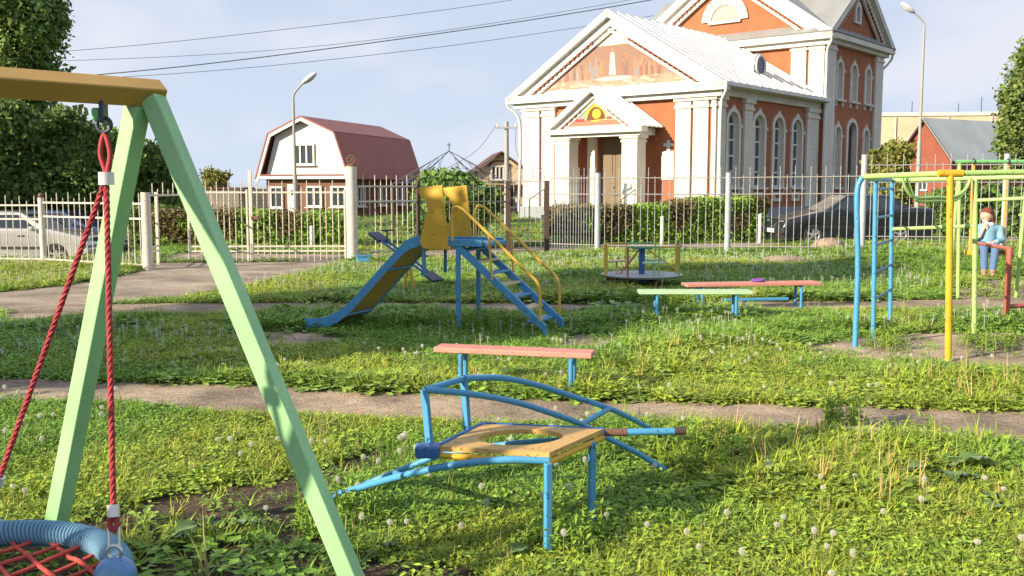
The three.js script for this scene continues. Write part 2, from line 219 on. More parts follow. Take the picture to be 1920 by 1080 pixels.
function gable(parent, hw, rise, y0, zf, trimW, opt) { // raking cornice, dark red boxes for the shaded gaps between dentils, and horizontal cornice of a pediment; local x across, z out
  const L = Math.hypot(hw, rise), ang = Math.atan2(rise, hw), rake = [], gapBoxes = [];
  for (const s of [-1, 1]) {
    const rk = (off, th, d, z, inset = 0) => { const g = box(L - inset, th, d, 0, 0, 0); g.translate(-(L - inset) / 2 - (inset > 0 ? 0.02 : 0), -off, 0); g.rotateZ(ang); if (s > 0) g.rotateY(Math.PI); g.translate(0, rise, 0); g.translate(0, y0, z); return g; };
    rake.push(rk(trimW * 0.32, trimW * 0.64, 0.3, zf - 0.15), rk(trimW * 1.0, trimW * 0.7, 0.2, zf - 0.34, trimW * 1.2), rk(trimW * 1.72, trimW * 0.28, 0.12, zf - 0.38, trimW * 2.4));
    const n = Math.floor((L - trimW * 5) / 0.3); for (let k = 0; k < n; k++) { const t = trimW * 2.2 + 0.3 * (k + 0.5), cx = -hw + t * Math.cos(ang), cy = t * Math.sin(ang), ox = Math.sin(ang) * trimW * 1.45, oy = -Math.cos(ang) * trimW * 1.45; const g = box(0.13, trimW * 0.26, 0.1, 0, 0, 0); g.rotateZ(-s * ang); g.translate(-s * (cx + ox), cy + oy + y0, zf - 0.28); gapBoxes.push(g); }
  }
  part(parent, 'raking_cornice', rake, opt.m); const d = part(parent, 'dentil_gaps', gapBoxes, M.doorDark.clone()); d.material = M.brickRed; d.userData.kind = 'stuff';
  if (!opt.noBase) part(parent, 'cornice', [box(hw * 2, trimW * 0.75, 0.5, 0, y0 - trimW * 0.3, zf - 0.25), box(hw * 2 - 0.5, trimW * 0.5, 0.3, 0, y0 - trimW * 0.93, zf - 0.4)], opt.m);
}
function prismRoof(hw, rise, len, th) { // two slopes, ridge along z from 0 to -len
  const ang = Math.atan2(rise, hw), L = Math.hypot(hw, rise), out = [];
  for (const s of [-1, 1]) { const g = box(L, th, len, 0, 0, 0); g.translate(-L / 2, th / 2, -len / 2); g.rotateZ(ang); if (s > 0) { g.rotateY(Math.PI); g.translate(0, 0, -len); } g.translate(0, rise, 0); out.push(g); }
  return out;
}
{
  const ch = thing('church', 'orange brick church with white pilasters, arched windows and painted pediment', 'church', churchBase, CH_TURN);
  const W = 10.7, mid = -W / 2, T = 0.5, EA = 5.9;
  // low front block: facade with the doorway, side wall with four arched openings
  const fs = new THREE.Shape([[-W, 0], [0, 0], [0, EA], [-W, EA]].map((p) => new THREE.Vector2(...p)));
  const dh = new THREE.Path([[mid - 0.85, 0.5], [mid + 0.85, 0.5], [mid + 0.85, 4.0], [mid - 0.85, 4.0]].map((p) => new THREE.Vector2(...p))); fs.holes.push(dh);
  part(ch, 'facade_wall', shapeMesh(fs, T, -T), M.brick);
  const wt = [1.38, 3.87, 5.89, 7.93], lowW = { w: 1.02, ys: 2.75, rows: 4 }, ss = new THREE.Shape([[T, 0], [10.5, 0], [10.5, EA], [T, EA]].map((p) => new THREE.Vector2(...p)));
  const hole = (sh, t, w, y0, ys) => { const p = new THREE.Path(); const r = w / 2; p.moveTo(t - r, y0); p.lineTo(t + r, y0); p.lineTo(t + r, y0 + ys); p.absarc(t, y0 + ys, r, 0, Math.PI, false); p.lineTo(t - r, y0); sh.holes.push(p); };
  for (const t of wt) hole(ss, t, 1.3, 1.58, 2.75);
  part(ch, 'side_wall', shapeMesh(ss, T, -T).rotateY(Math.PI / 2), M.brick);
  part(ch, 'far_side_wall', box(T, EA, 10, -W + T / 2, EA / 2, -5.5), M.brick);
  for (const t of wt) {
    archWindow(ch, 0, 1.6, -t, Math.PI / 2, { ...lowW });
    const g = new THREE.Group(); g.name = 'sill_panel'; g.position.set(0, 1.16, -t); g.rotation.y = Math.PI / 2; ch.add(g);
    part(g, 'panel_frame', [box(0.84, 0.13, 0.08, 0, 0.16, 0.04), box(0.84, 0.13, 0.08, 0, -0.16, 0.04), box(0.16, 0.19, 0.08, -0.34, 0, 0.04), box(0.16, 0.19, 0.08, 0.34, 0, 0.04)], M.stucco);
  }
  part(ch, 'plinth', [box(0.26, 0.66, 10.6, 0.03, 0.33, -5.17), box(W + 0.1, 0.66, 0.26, -W / 2 - 0.15, 0.33, 0.0)], M.plinth);
  for (const [t0, t1] of [[0, 0.55], [2.3, 3.1], [8.95, 10.35]]) pilaster(ch, 0, -(t0 + t1) / 2 - (t0 ? 0 : -0.0), Math.PI / 2, t1 - t0, 0.66, 5.5);
  for (const [t0, t1] of [[0.0, 0.2], [0.37, 1.09], [1.22, 1.96], [8.65, 9.43], [9.6, 10.62]]) pilaster(ch, -(t0 + t1) / 2, 0, 0, t1 - t0, 0.66, 5.5, 0.12, true);
  part(ch, 'frieze', [box(W + 0.12, 0.38, 0.16, mid, 5.69, 0.06), box(0.16, 0.38, 10.3, 0.06, 5.69, -5.3)], M.stucco);
  // roof of the low block: white sheet metal with standing seams
  const roof = new THREE.Group(); roof.name = 'front_roof'; ch.add(roof); roof.position.set(mid, EA, 0.55);
  const hw = W / 2 + 0.62, SL = 0.607, rise = hw * SL;
  part(roof, 'roof_sheet', prismRoof(hw, rise, 11.05, 0.07), M.roofWhite);
  { const ang = Math.atan2(rise, hw), L = Math.hypot(hw, rise); for (const s of [-1, 1]) for (let k = 0; k < 15; k++) { const g = box(L - 0.3, 0.03, 0.02, -L / 2, 0.085, 0); g.rotateZ(ang); if (s > 0) g.rotateY(Math.PI); g.translate(0, rise, -0.6 - k * 0.72); part(roof, 'seam', g, M.roofWhite); } }
  part(roof, 'soffit', [box(0.7, 0.06, 10.5, hw - 0.36, -0.06, -5.7), box(0.7, 0.06, 10.5, -hw + 0.36, -0.06, -5.7)], M.stucco);
  part(roof, 'gutter', [box(0.12, 0.16, 10.95, hw + 0.02, 0.02, -5.5), box(0.12, 0.16, 10.95, -hw - 0.02, 0.02, -5.5)], M.whitePaint);
  { const g = new THREE.Group(); g.name = 'pediment'; g.position.set(mid, EA, 0); ch.add(g); gable(g, hw, rise, 0.08, 0.56, 0.46, { m: M.whitePaint });
    // the painted tympanum: crowd in robes on a brown hill, pale light above
    const cv = document.createElement('canvas'); cv.width = 1024; cv.height = 384; const c = cv.getContext('2d');
    c.fillStyle = '#d8cdb6'; c.fillRect(0, 0, 1024, 384);
    c.fillStyle = '#8d7060'; c.beginPath(); c.moveTo(0, 384); c.lineTo(150, 250); c.quadraticCurveTo(330, 130, 400, 150); c.quadraticCurveTo(450, 140, 512, 146); c.quadraticCurveTo(570, 140, 630, 148); c.quadraticCurveTo(720, 130, 880, 250); c.lineTo(1024, 384); c.fill();
    seed = 77; const robes = ['#8f6459', '#997467', '#9f897c', '#886153', '#978e8c', '#927459', '#7c675e', '#a2847a', '#997e5e', '#858485'];
    for (let k = 0; k < 130; k++) { const x = rr(90, 934), dd = Math.abs(x - 512); if (dd < 44) continue; const top = 170 + dd * 0.3 + rr(0, 70), w = rr(9, 16), h = rr(60, 100); c.fillStyle = robes[Math.floor(rnd() * robes.length)]; c.beginPath(); c.moveTo(x - w * 0.45, top + 10); c.lineTo(x + w * 0.45, top + 10); c.lineTo(x + w * 0.8, top + h); c.lineTo(x - w * 0.8, top + h); c.fill(); c.fillStyle = '#997965'; c.beginPath(); c.arc(x, top + 4, 6, 0, 7); c.fill(); c.fillStyle = 'rgba(120,85,70,0.35)'; c.fillRect(x - 1, top + 20, 2, h - 26); }
    c.fillStyle = 'rgba(186,150,128,0.75)'; c.fillRect(0, 336, 1024, 48); for (let k = 0; k < 70; k++) { c.fillStyle = rnd() > 0.5 ? 'rgba(215,190,172,0.6)' : 'rgba(150,112,96,0.45)'; c.beginPath(); c.ellipse(rr(0, 1024), rr(338, 382), rr(8, 30), rr(3, 7), 0, 0, 7); c.fill(); }
    c.fillStyle = '#d6c6bb'; c.beginPath(); c.moveTo(502, 188); c.lineTo(523, 188); c.lineTo(534, 318); c.lineTo(494, 318); c.fill(); c.fillStyle = 'rgba(214,200,190,0.7)'; c.beginPath(); c.ellipse(520, 338, 110, 13, 0, 0, 7); c.fill(); c.fillStyle = '#997965'; c.beginPath(); c.arc(512, 174, 11, 0, 7); c.fill();
    const tx = new THREE.CanvasTexture(cv); tx.colorSpace = THREE.SRGBColorSpace;
    c.fillStyle = 'rgba(150,110,110,0.1)'; c.fillRect(0, 150, 1024, 234); tx.needsUpdate = true; const th = rise - 0.66, tw = th / SL, ty = new THREE.Shape([[-tw, 0], [tw, 0], [0, th]].map((p) => new THREE.Vector2(...p))), tg = new THREE.ShapeGeometry(ty), p = tg.attributes.position, uv = [];
    for (let i = 0; i < p.count; i++) uv.push((p.getX(i) + tw) / (2 * tw), p.getY(i) / th); tg.setAttribute('uv', new THREE.Float32BufferAttribute(uv, 2)); tg.userData.keepUV = true; tg.translate(0, 0.3, 0.1);
    part(g, 'mural', tg, mat(0xffffff, 0.9, { map: tx }), 'faded mural of a robed crowd under pale light');
    const bk = new THREE.Shape([[-hw + 0.3, 0], [hw - 0.3, 0], [0, rise - 0.25]].map((q) => new THREE.Vector2(...q))); part(g, 'gable_wall', shapeMesh(bk, 0.4, -0.32), M.stucco);
  }
  // dormer with a round window on the right slope
  { const g = new THREE.Group(); g.name = 'dormer'; g.position.set(-1.05, 7.3, -6.0); g.rotation.y = Math.PI / 2; ch.add(g);
    part(g, 'dormer_hood', new THREE.CylinderGeometry(0.62, 0.62, 2.0, 20, 1, false, -Math.PI / 2, Math.PI).rotateX(-Math.PI / 2).translate(0, 0, -1.0), M.roofWhite);
    part(g, 'dormer_cheek', box(1.22, 0.5, 1.6, 0, -0.25, -0.82), M.roofWhite);
    part(g, 'round_frame', new THREE.TorusGeometry(0.47, 0.07, 8, 24).translate(0, 0.03, 0.03), M.stucco); part(g, 'pane', new THREE.CircleGeometry(0.46, 20).translate(0, 0.03, 0.012), M.paneGrey); }
  // porch
  { const pg = new THREE.Group(); pg.name = 'porch'; pg.position.set(mid, 0, 0); ch.add(pg);
    for (const s of [-1, 1]) { part(pg, 'column', [box(0.8, 3.42, 0.7, s * 1.85, 0.5 + 1.71, 1.05), box(0.92, 0.14, 0.82, s * 1.85, 0.57, 1.05), box(0.88, 0.1, 0.78, s * 1.85, 3.62, 1.05), box(0.96, 0.16, 0.86, s * 1.85, 3.82, 1.05)], M.stucco); part(pg, 'wall_pier', box(0.42, 3.4, 0.22, s * 1.06, 2.2, 0.11), M.stucco); }
    part(pg, 'entablature', [box(4.7, 0.3, 0.24, 0, 4.05, 1.3), box(0.24, 0.3, 1.1, -2.2, 4.05, 0.6), box(0.24, 0.3, 1.1, 2.2, 4.05, 0.6)], M.whitePaint);
    part(pg, 'ceiling', box(4.1, 0.08, 1.1, 0, 3.98, 0.6), M.stucco);
    const r2 = 2.66 * 0.7; const rf = part(pg, 'porch_roof', prismRoof(2.72, r2, 1.76, 0.05).map((g) => g.translate(0, 4.2, 1.76)), M.roofWhite);
    { const ang = Math.atan2(r2, 2.72), L = Math.hypot(r2, 2.72); for (const s of [-1, 1]) for (let k = 0; k < 5; k++) { const g = box(L, 0.05, 0.035, -L / 2, 0.075, 0); g.rotateZ(ang); if (s > 0) g.rotateY(Math.PI); g.translate(0, r2 + 4.2, 1.62 - k * 0.36); part(rf, 'seam', g, M.roofWhite); } }
    gable(pg, 2.7, r2, 4.2, 1.78, 0.3, { m: M.whitePaint });
    const cv = document.createElement('canvas'); cv.width = 512; cv.height = 256; const c = cv.getContext('2d'); c.fillStyle = '#d9c690'; c.fillRect(0, 0, 512, 256); c.fillStyle = '#8b9488'; c.beginPath(); c.moveTo(0, 256); c.lineTo(200, 60); c.lineTo(215, 256); c.fill(); c.fillStyle = '#c0705c'; c.fillRect(0, 212, 512, 44); c.fillStyle = '#b2404a'; c.fillRect(110, 196, 70, 24); c.fillRect(340, 186, 40, 22); c.fillStyle = '#e3b73c'; c.beginPath(); c.arc(262, 150, 74, 0, 7); c.fill(); c.fillStyle = '#6a4420'; c.beginPath(); c.moveTo(196, 214); c.quadraticCurveTo(206, 104, 262, 98); c.quadraticCurveTo(318, 112, 336, 204); c.fill(); c.fillStyle = '#d8a43c'; c.beginPath(); c.ellipse(268, 158, 32, 42, 0, 0, 7); c.fill();
    const tx = new THREE.CanvasTexture(cv); tx.colorSpace = THREE.SRGBColorSpace; const th = r2 - 0.52, tw = th / 0.7, tg = new THREE.ShapeGeometry(new THREE.Shape([[-tw, 0], [tw, 0], [0, th]].map((p) => new THREE.Vector2(...p)))), p = tg.attributes.position, uv = []; for (let i = 0; i < p.count; i++) uv.push((p.getX(i) + tw) / (2 * tw), p.getY(i) / th); tg.setAttribute('uv', new THREE.Float32BufferAttribute(uv, 2)); tg.userData.keepUV = true; tg.translate(0, 4.36, 1.42);
    part(pg, 'icon_panel', tg, mat(0xffffff, 0.85, { map: tx }), 'small gilded icon panel in the porch gable');
    part(pg, 'gable_wall', shapeMesh(new THREE.Shape([[-2.4, 0], [2.4, 0], [0, r2 - 0.16]].map((q) => new THREE.Vector2(...q))), 0.1, 1.3).translate(0, 4.2, 0), M.stucco);
    for (const s of [-1, 1]) { const d = part(pg, 'door_leaf', box(0.82, 3.4, 0.07, s * 0.42, 2.22, -0.3), M.door); for (const yy of [1.2, 2.6]) part(d, 'door_panel', box(0.5, 1.1, 0.04, s * 0.42, yy, -0.252), M.door); }
    part(pg, 'door_handle', new THREE.SphereGeometry(0.05, 10, 8).translate(-0.1, 1.6, -0.2), M.steel);
    for (let k = 0; k < 3; k++) part(pg, 'step', box(5.2 - k * 0.5, 0.165, 2.7 - k * 0.35, 0, 0.083 + k * 0.166, 1.3 - k * 0.14), M.concrete);
    part(pg, 'notice_board', box(0.62, 1.25, 0.05, 2.98, 2.55, 0.03), M.whitePaint); part(pg, 'cross_plaque', [box(0.16, 0.5, 0.04, 3.0, 3.42, 0.022), box(0.5, 0.14, 0.044, 3.0, 3.46, 0.024)], M.whitePaint);
    for (const s of [-1, 1]) part(pg, 'hand_rail', [bar(V(s * 2.5, 0.5, 1.9), V(s * 2.5, 1.5, 1.9), 0.025), bar(V(s * 2.5, 0.05, 3.0), V(s * 2.5, 1.05, 3.0), 0.025), bar(V(s * 2.5, 1.5, 1.9), V(s * 2.5, 1.05, 3.0), 0.025)], M.rust);
  }
  // tall cross block behind
  const z0 = -10.5, TD = 7.85, TH = 9.2, xr = 0.25, xl = -W - 0.25, TW = xr - xl;
  part(ch, 'tall_wall', [box(TW, TH, T, mid, TH / 2, z0 - T / 2), box(T, TH, TD - T, xl + T / 2, TH / 2, z0 - TD / 2 - T / 2), box(TW - T, TH, T, mid + T / 2, TH / 2, z0 - TD + T / 2 - 0.002)], M.brick);
  const rs = new THREE.Shape([[T, 0], [TD, 0], [TD, TH], [T, TH]].map((p) => new THREE.Vector2(...p)));
  for (const t of [1.85, 3.78, 5.8]) { hole(rs, t, 0.98, 6.1, 1.55); if (t !== 3.78) hole(rs, t, 1.0, 1.58, 2.75); } hole(rs, 3.78, 1.5, 0.6, 3.85);
  part(ch, 'transept_wall', shapeMesh(rs, T, -T).rotateY(Math.PI / 2).translate(xr, 0, z0), M.brick);
  for (const t of [1.85, 3.78, 5.8]) { archWindow(ch, xr, 6.12, z0 - t, Math.PI / 2, { w: 0.7, ys: 1.55, rows: 3, band: 0.15 }); if (t !== 3.78) archWindow(ch, xr, 1.6, z0 - t, Math.PI / 2, { w: 0.72, ys: 2.75, rows: 4, band: 0.15 }); }
  archWindow(ch, xr, 0.62, z0 - 3.78, Math.PI / 2, { w: 1.15, ys: 3.85, door: true, name: 'side_doorway', band: 0.2, point: 0.02 });
  part(ch, 'transept_plinth', box(0.2, 0.66, TD + 0.1, xr + 0.03, 0.33, z0 - TD / 2), M.plinth);
  for (const [t0, t1] of [[0, 1.15], [6.75, 7.85]]) pilaster(ch, xr, z0 - (t0 + t1) / 2, Math.PI / 2, t1 - t0, 0.66, 9.0);
  for (const [a, b] of [[-0.55, 0.25], [-1.5, -0.7]]) { pilaster(ch, (a + b) / 2, z0, 0, b - a, 6.0, 9.0, 0.12, true); pilaster(ch, xl + xr - (a + b) / 2, z0, 0, b - a, 6.0, 9.0, 0.12, true); }
  part(ch, 'tall_frieze', [box(TW + 0.14, 0.34, 0.18, mid, 9.03, z0 + 0.07), box(0.18, 0.34, TD - 0.1, xr + 0.07, 9.03, z0 - TD / 2 - 0.06)], M.stucco);
  const hwF = TW / 2 + 0.55, riF = hwF * 0.7, hwS = TD / 2 + 0.55, riS = hwS * 0.74;
  { const g = new THREE.Group(); g.name = 'tall_pediment'; g.position.set(mid, TH, z0); ch.add(g); gable(g, hwF, riF, 0.08, 0.55, 0.5, { m: M.stucco });
    part(g, 'gable_wall', shapeMesh(new THREE.Shape([[-hwF + 0.55, 0], [hwF - 0.55, 0], [0, riF - 0.4]].map((q) => new THREE.Vector2(...q))), 0.45, -0.45), M.brick);
    const half = new THREE.Shape(); half.absarc(0, 0, 0.8, 0, Math.PI, false); part(g, 'lunette_pane', new THREE.ExtrudeGeometry(half, { depth: 0.04, bevelEnabled: false }).translate(0, 1.25, 0.01), M.creamWall);
    for (let k = 0; k < 11; k++) { const a0 = (k + 0.06) / 11 * Math.PI, a1 = (k + 0.94) / 11 * Math.PI, s = new THREE.Shape(); s.absarc(0, 0, 1.36 + (k === 5 ? 0.1 : 0), a0, a1, false); s.absarc(0, 0, 0.82, a1, a0, true); part(g, 'arch_stone', new THREE.ExtrudeGeometry(s, { depth: 0.12, bevelEnabled: false, curveSegments: 4 }).translate(0, 1.25, 0), M.stucco); }
    part(g, 'lunette_bar', [box(0.07, 0.8, 0.06, 0, 1.65, 0.05), box(1.9, 0.14, 0.16, 0, 1.19, 0.08)], M.stucco); }
  { const g = new THREE.Group(); g.name = 'transept_pediment'; g.position.set(xr, TH, z0 - TD / 2); g.rotation.y = Math.PI / 2; ch.add(g); gable(g, hwS, riS, 0.08, 0.55, 0.4, { m: M.stucco });
    part(g, 'gable_wall', shapeMesh(new THREE.Shape([[-hwS + 0.5, 0], [hwS - 0.5, 0], [0, riS - 0.36]].map((q) => new THREE.Vector2(...q))), 0.45, -0.45), M.brick);
    const n = new THREE.Shape(); archPath(n, 0.86, 0, 0.7, 0.1); n.holes.push(archPath(new THREE.Path(), 0.5, 0.1, 0.62)); part(g, 'niche_surround', shapeMesh(n, 0.12, 0).translate(0, 1.0, 0), M.stucco); part(g, 'niche_back', box(0.52, 0.9, 0.02, 0, 1.5, 0.012), M.plinth); }
  part(ch, 'tall_roof', prismRoof(hwF, riF, TD + 1.1, 0.08).map((g) => g.translate(mid, TH + 0.05, z0 + 0.54)), M.roofGrey);
  part(ch, 'transept_roof', prismRoof(hwS, riS, TW + 1.1, 0.08).map((g) => g.translate(0, TH + 0.05, TW / 2 + 0.55).rotateY(Math.PI / 2).translate(mid, 0, z0 - TD / 2)), M.roofGrey);
  part(ch, 'drum', [box(3.4, 3.4, 3.4, mid, 14.6, z0 - TD / 2)], M.brick); part(ch, 'drum_trim', [box(3.7, 0.3, 3.7, mid, 16.3, z0 - TD / 2), box(0.3, 3.3, 0.3, mid - 1.6, 14.6, z0 - TD / 2 + 1.6), box(0.3, 3.3, 0.3, mid + 1.6, 14.6, z0 - TD / 2 + 1.6)], M.stucco);
  part(ch, 'roof_turret', [box(1.3, 3.6, 1.3, mid - 3.3, 12.6, z0 - 3.2)], M.brick); part(ch, 'turret_trim', [box(0.22, 3.5, 0.1, mid - 3.0, 12.6, z0 - 2.52), box(1.5, 0.2, 1.5, mid - 3.3, 14.4, z0 - 3.2)], M.stucco);
  // downpipes with their elbows
  const pipe = (pts) => part(ch, 'downpipe', tube(pts, 0.07, 8), M.whitePaint);
  pipe([V(0.66, 5.85, 0.5), V(0.62, 5.6, 0.45), V(0.32, 5.25, 0.22), V(0.26, 4.9, 0.18), V(0.26, 0.4, 0.18)]);
  pipe([V(-W - 0.66, 5.85, 0.5), V(-W - 0.62, 5.55, 0.45), V(-W - 0.28, 5.2, 0.2), V(-W - 0.16, 4.9, 0.12), V(-W - 0.16, 0.4, 0.12)]);
  pipe([V(0.8, 9.15, z0 + 0.45), V(0.7, 8.8, z0 + 0.4), V(0.42, 8.4, z0 + 0.2), V(0.4, 8.0, z0 + 0.16), V(0.4, 0.5, z0 + 0.16)]);
  pipe([V(0.7, 9.1, z0 - TD - 0.5), V(0.6, 8.7, z0 - TD - 0.5), V(0.2, 8.1, z0 - TD - 0.12), V(0.14, 7.9, z0 - TD - 0.1), V(0.14, 0.5, z0 - TD - 0.1)]);
}

// ---------------------------------------------------------------- houses
function rectWindow(parent, w, h, x, y, z, n = 2, m = M.whitePaint, trim = 0.09) { // window in a wall that faces +z of parent
  const g = new THREE.Group(); g.name = 'window'; g.position.set(x, y, z); parent.add(g);
  const list = [box(w + trim * 2, trim, 0.1, 0, h / 2 + trim / 2, 0.05), box(w + trim * 2, trim, 0.1, 0, -h / 2 - trim / 2, 0.05), box(trim, h, 0.1, -w / 2 - trim / 2, 0, 0.05), box(trim, h, 0.1, w / 2 + trim / 2, 0, 0.05)];
  for (let k = 1; k < n; k++) list.push(box(0.09, h, 0.08, -w / 2 + w * k / n, 0, 0.045));
  part(g, 'window_frame', list, m); part(g, 'sill', box(w + 0.3, 0.05, 0.2, 0, -h / 2 - trim - 0.02, 0.1), m);
  for (let k = 0; k < n; k++) part(g, 'pane', box(w / n - 0.09, h, 0.02, -w / 2 + w * (k + 0.5) / n, 0, 0.02), M.glass);
  return g;
}
{ // gambrel-roofed house: gable towards the playground, long side running back to the right
  const corner = A(649, 340, 52); corner.y = 0;
  const h = thing('gambrel_house', 'small brick house with red gambrel roof and white gable behind the gate', 'house', corner, Math.atan2(-0.307, 0.951));
  const W = 5.1, LEN = 9.5, x0 = -W / 2, eave = 2.1, knee = 4.4, apex = 5.2, kx = 1.85;
  const out = [[-W / 2, eave], [W / 2, eave], [kx, knee], [0, apex], [-kx, knee]];
  const hx = new THREE.Group(); hx.name = 'wall'; hx.position.set(x0, 0, 0); h.add(hx);
  part(hx, 'lower_wall', [box(W - 0.3, eave, 0.3, 0, eave / 2, -0.35), box(0.3, eave, LEN - 0.8, W / 2 - 0.3, eave / 2, -LEN / 2), box(0.3, eave, LEN - 0.8, -W / 2 + 0.3, eave / 2, -LEN / 2), box(W - 0.3, eave, 0.3, 0, eave / 2, -LEN + 0.35)], M.brickBrown);
  part(hx, 'gable_board', poly(out.map(([x, y]) => [x * 0.96, y - 0.03]), 0.2).translate(0, 0, -0.4), M.whitePaint); part(hx, 'rear_gable', poly(out.map(([x, y]) => [x * 0.96, y - 0.03]), 0.2).translate(0, 0, -LEN + 0.3), M.whitePaint);
  part(hx, 'floor_band', [box(W + 0.1, 0.16, 0.5, 0, eave + 0.02, -0.05), ], M.whitePaint); part(hx, 'canopy_sheet', beam(V(-W / 2, eave + 0.16, -0.02), V(W / 2, eave + 0.16, -0.02), 0.42, 0.06), M.roofRed);
  rectWindow(hx, 1.15, 0.95, -0.05, 3.35, -0.2, 3); rectWindow(hx, 0.75, 0.95, 0.55, 1.1, -0.2, 2); rectWindow(hx, 0.75, 0.95, 2.0, 1.1, -0.2, 2); rectWindow(hx, 0.62, 1.0, -1.75, 1.05, -0.2, 1);
  { const d = part(hx, 'door', box(0.62, 1.75, 0.08, -0.75, 0.88, -0.15), M.whitePaint); part(d, 'door_pane', box(0.2, 0.28, 0.02, -0.75, 1.3, -0.105), M.glass); part(d, 'handle', box(0.04, 0.12, 0.05, -0.5, 0.9, -0.1), M.steel); }
  { const sg = new THREE.Group(); sg.name = 'side_wall'; sg.position.set(-0.15, 0, 0); sg.rotation.y = Math.PI / 2; h.add(sg); for (const t of [1.9, 4.6, 7.2]) rectWindow(sg, 0.8, 0.95, t, 1.1, 0, 2); }
  const roof = new THREE.Group(); roof.name = 'roof'; roof.position.set(x0, 0, 0); h.add(roof); const ov = 1.06, pr = [[W / 2 * ov + 0.1, eave - 0.08], [kx * ov, knee + 0.06], [0, apex + 0.12], [-kx * ov, knee + 0.06], [-W / 2 * ov - 0.1, eave - 0.08]];
  for (let k = 0; k < 4; k++) { const a = pr[k], b = pr[k + 1], th = 0.07; const nx = -(b[1] - a[1]), ny = b[0] - a[0], l = Math.hypot(nx, ny), s = -1; part(roof, 'roof_slope', slab8([V(a[0], a[1], 0.25), V(b[0], b[1], 0.25), V(b[0], b[1], -LEN - 0.1), V(a[0], a[1], -LEN - 0.1)], V(s * nx / l * th, s * ny / l * th, 0)), M.roofRed); }
  for (let k = 0; k < 4; k++) { const a = pr[k], b = pr[k + 1]; part(roof, 'barge_board', beam(V(a[0] * 0.985, a[1] - 0.09, 0.17), V(b[0] * 0.985, b[1] - 0.09, 0.17), 0.1, 0.2), M.whitePaint); }
  part(roof, 'chimney', [box(0.34, 0.7, 0.34, -1.5, 4.95, -2.6), box(0.42, 0.08, 0.42, -1.5, 5.33, -2.6)], M.darkPost);
}
{ // cream cottage far behind the lattice
  const c = A(940, 360, 62); c.y = 0; const h = thing('cream_cottage', 'cream cottage with brown gable roof beyond the pergola', 'house', c, 0.12), W = 3.1;
  part(h, 'wall', [box(W, 2.6, 0.3, 0, 1.3, -0.15), box(0.3, 2.6, 5, -W / 2 + 0.15, 1.3, -2.8), box(0.3, 2.6, 5, W / 2 - 0.15, 1.3, -2.8)], M.creamWall); part(h, 'gable', poly([[-W / 2, 2.6], [W / 2, 2.6], [0, 3.72]], 0.3).translate(0, 0, -0.3), M.creamWall);
  for (const s of [-1, 1]) part(h, 'roof_slope', slab8([V(0, 3.86, 0.35), V(s * 1.9, 2.5, 0.35), V(s * 1.9, 2.5, -5.6), V(0, 3.86, -5.6)], V(0, -0.1, 0)), M.brownTrim);
  rectWindow(h, 0.95, 0.72, -0.12, 2.5, 0, 4); rectWindow(h, 0.5, 1.1, -0.75, 0.95, 0, 1); rectWindow(h, 0.5, 1.1, 0.65, 0.95, 0, 1);
  part(h, 'brow', new THREE.TorusGeometry(0.62, 0.06, 6, 14, Math.PI).scale(1, 0.5, 1).translate(-0.12, 2.95, 0.05), M.brownTrim); part(h, 'porch_roof', box(3.4, 0.1, 0.9, 0, 1.72, 0.35), M.brownTrim);
}
{ // long cream building and the brick house with the grey roof on the right
  const c = A(1640, 300, 125); c.y = 0; const b = thing('cream_block', 'long flat-topped cream building behind the grey roofed house', 'building', c, -0.1);
  part(b, 'wall', [box(36, 10.6, 9, 17, 5.3, -4.5)], M.creamWall); part(b, 'parapet', box(36.3, 0.45, 9.3, 17, 10.75, -4.5), M.stucco); for (const x of [2.4, 5.6, 8.8, 14]) part(b, 'downpipe', bar(V(x, 0, 0.09), V(x, 10.4, 0.09), 0.08), M.stucco); for (const x of [4.9, 10.6, 13.4]) part(b, 'aerial', [bar(V(x, 10.9, -2), V(x, 11.6 + (x % 2), -2), 0.05)], M.wire);
  const a = A(1736, 222, 85), n = thing('brick_outbuilding', 'red brick gabled building with pale grey metal roof', 'building', V(a.x, 0, a.z), Math.atan2(-0.87, 0.5)), ap = a.y, ev = 4.1, hw = 2.7, LEN = 19;
  part(n, 'wall', [box(hw * 2, ev, 0.3, 0, ev / 2, -0.15), box(0.3, ev, LEN - 0.3, hw - 0.15, ev / 2, -LEN / 2 - 0.15), box(0.3, ev, LEN - 0.3, -hw + 0.15, ev / 2, -LEN / 2 - 0.15)], M.brickRed); part(n, 'gable', poly([[-hw, ev], [hw, ev], [0, ap - 0.1]], 0.3).translate(0, 0, -0.3), M.brickRed);
  for (const s of [-1, 1]) { part(n, 'roof_slope', slab8([V(0, ap + 0.05, 0.4), V(s * (hw + 0.3), ev - 0.3, 0.4), V(s * (hw + 0.3), ev - 0.3, -LEN), V(0, ap + 0.05, -LEN)], V(0, -0.09, 0)), M.metalRoof); part(n, 'barge_board', beam(V(0, ap - 0.08, 0.34), V(s * (hw + 0.3), ev - 0.42, 0.34), 0.08, 0.2), M.brownTrim); }
  rectWindow(n, 0.8, 1.0, 0, 1.9, 0, 2);
  const s = thing('plank_shed', 'low grey plank shed left of the gambrel house', 'shed', V(A(372, 400, 46).x, 0, -46)); for (let k = 0; k < 12; k++) part(s, 'plank', box(0.15, 1.45 + 0.03 * (k % 3), 0.04, 0.1 + k * 0.16, 0.73, 0), M.shed); part(s, 'roof', box(2.5, 0.08, 2, 0.95, 1.55, -0.9), M.brownTrim); part(s, 'side', [box(0.04, 1.45, 1.8, 0, 0.73, -0.95), box(0.04, 1.45, 1.8, 1.92, 0.73, -0.95)], M.shed);
}
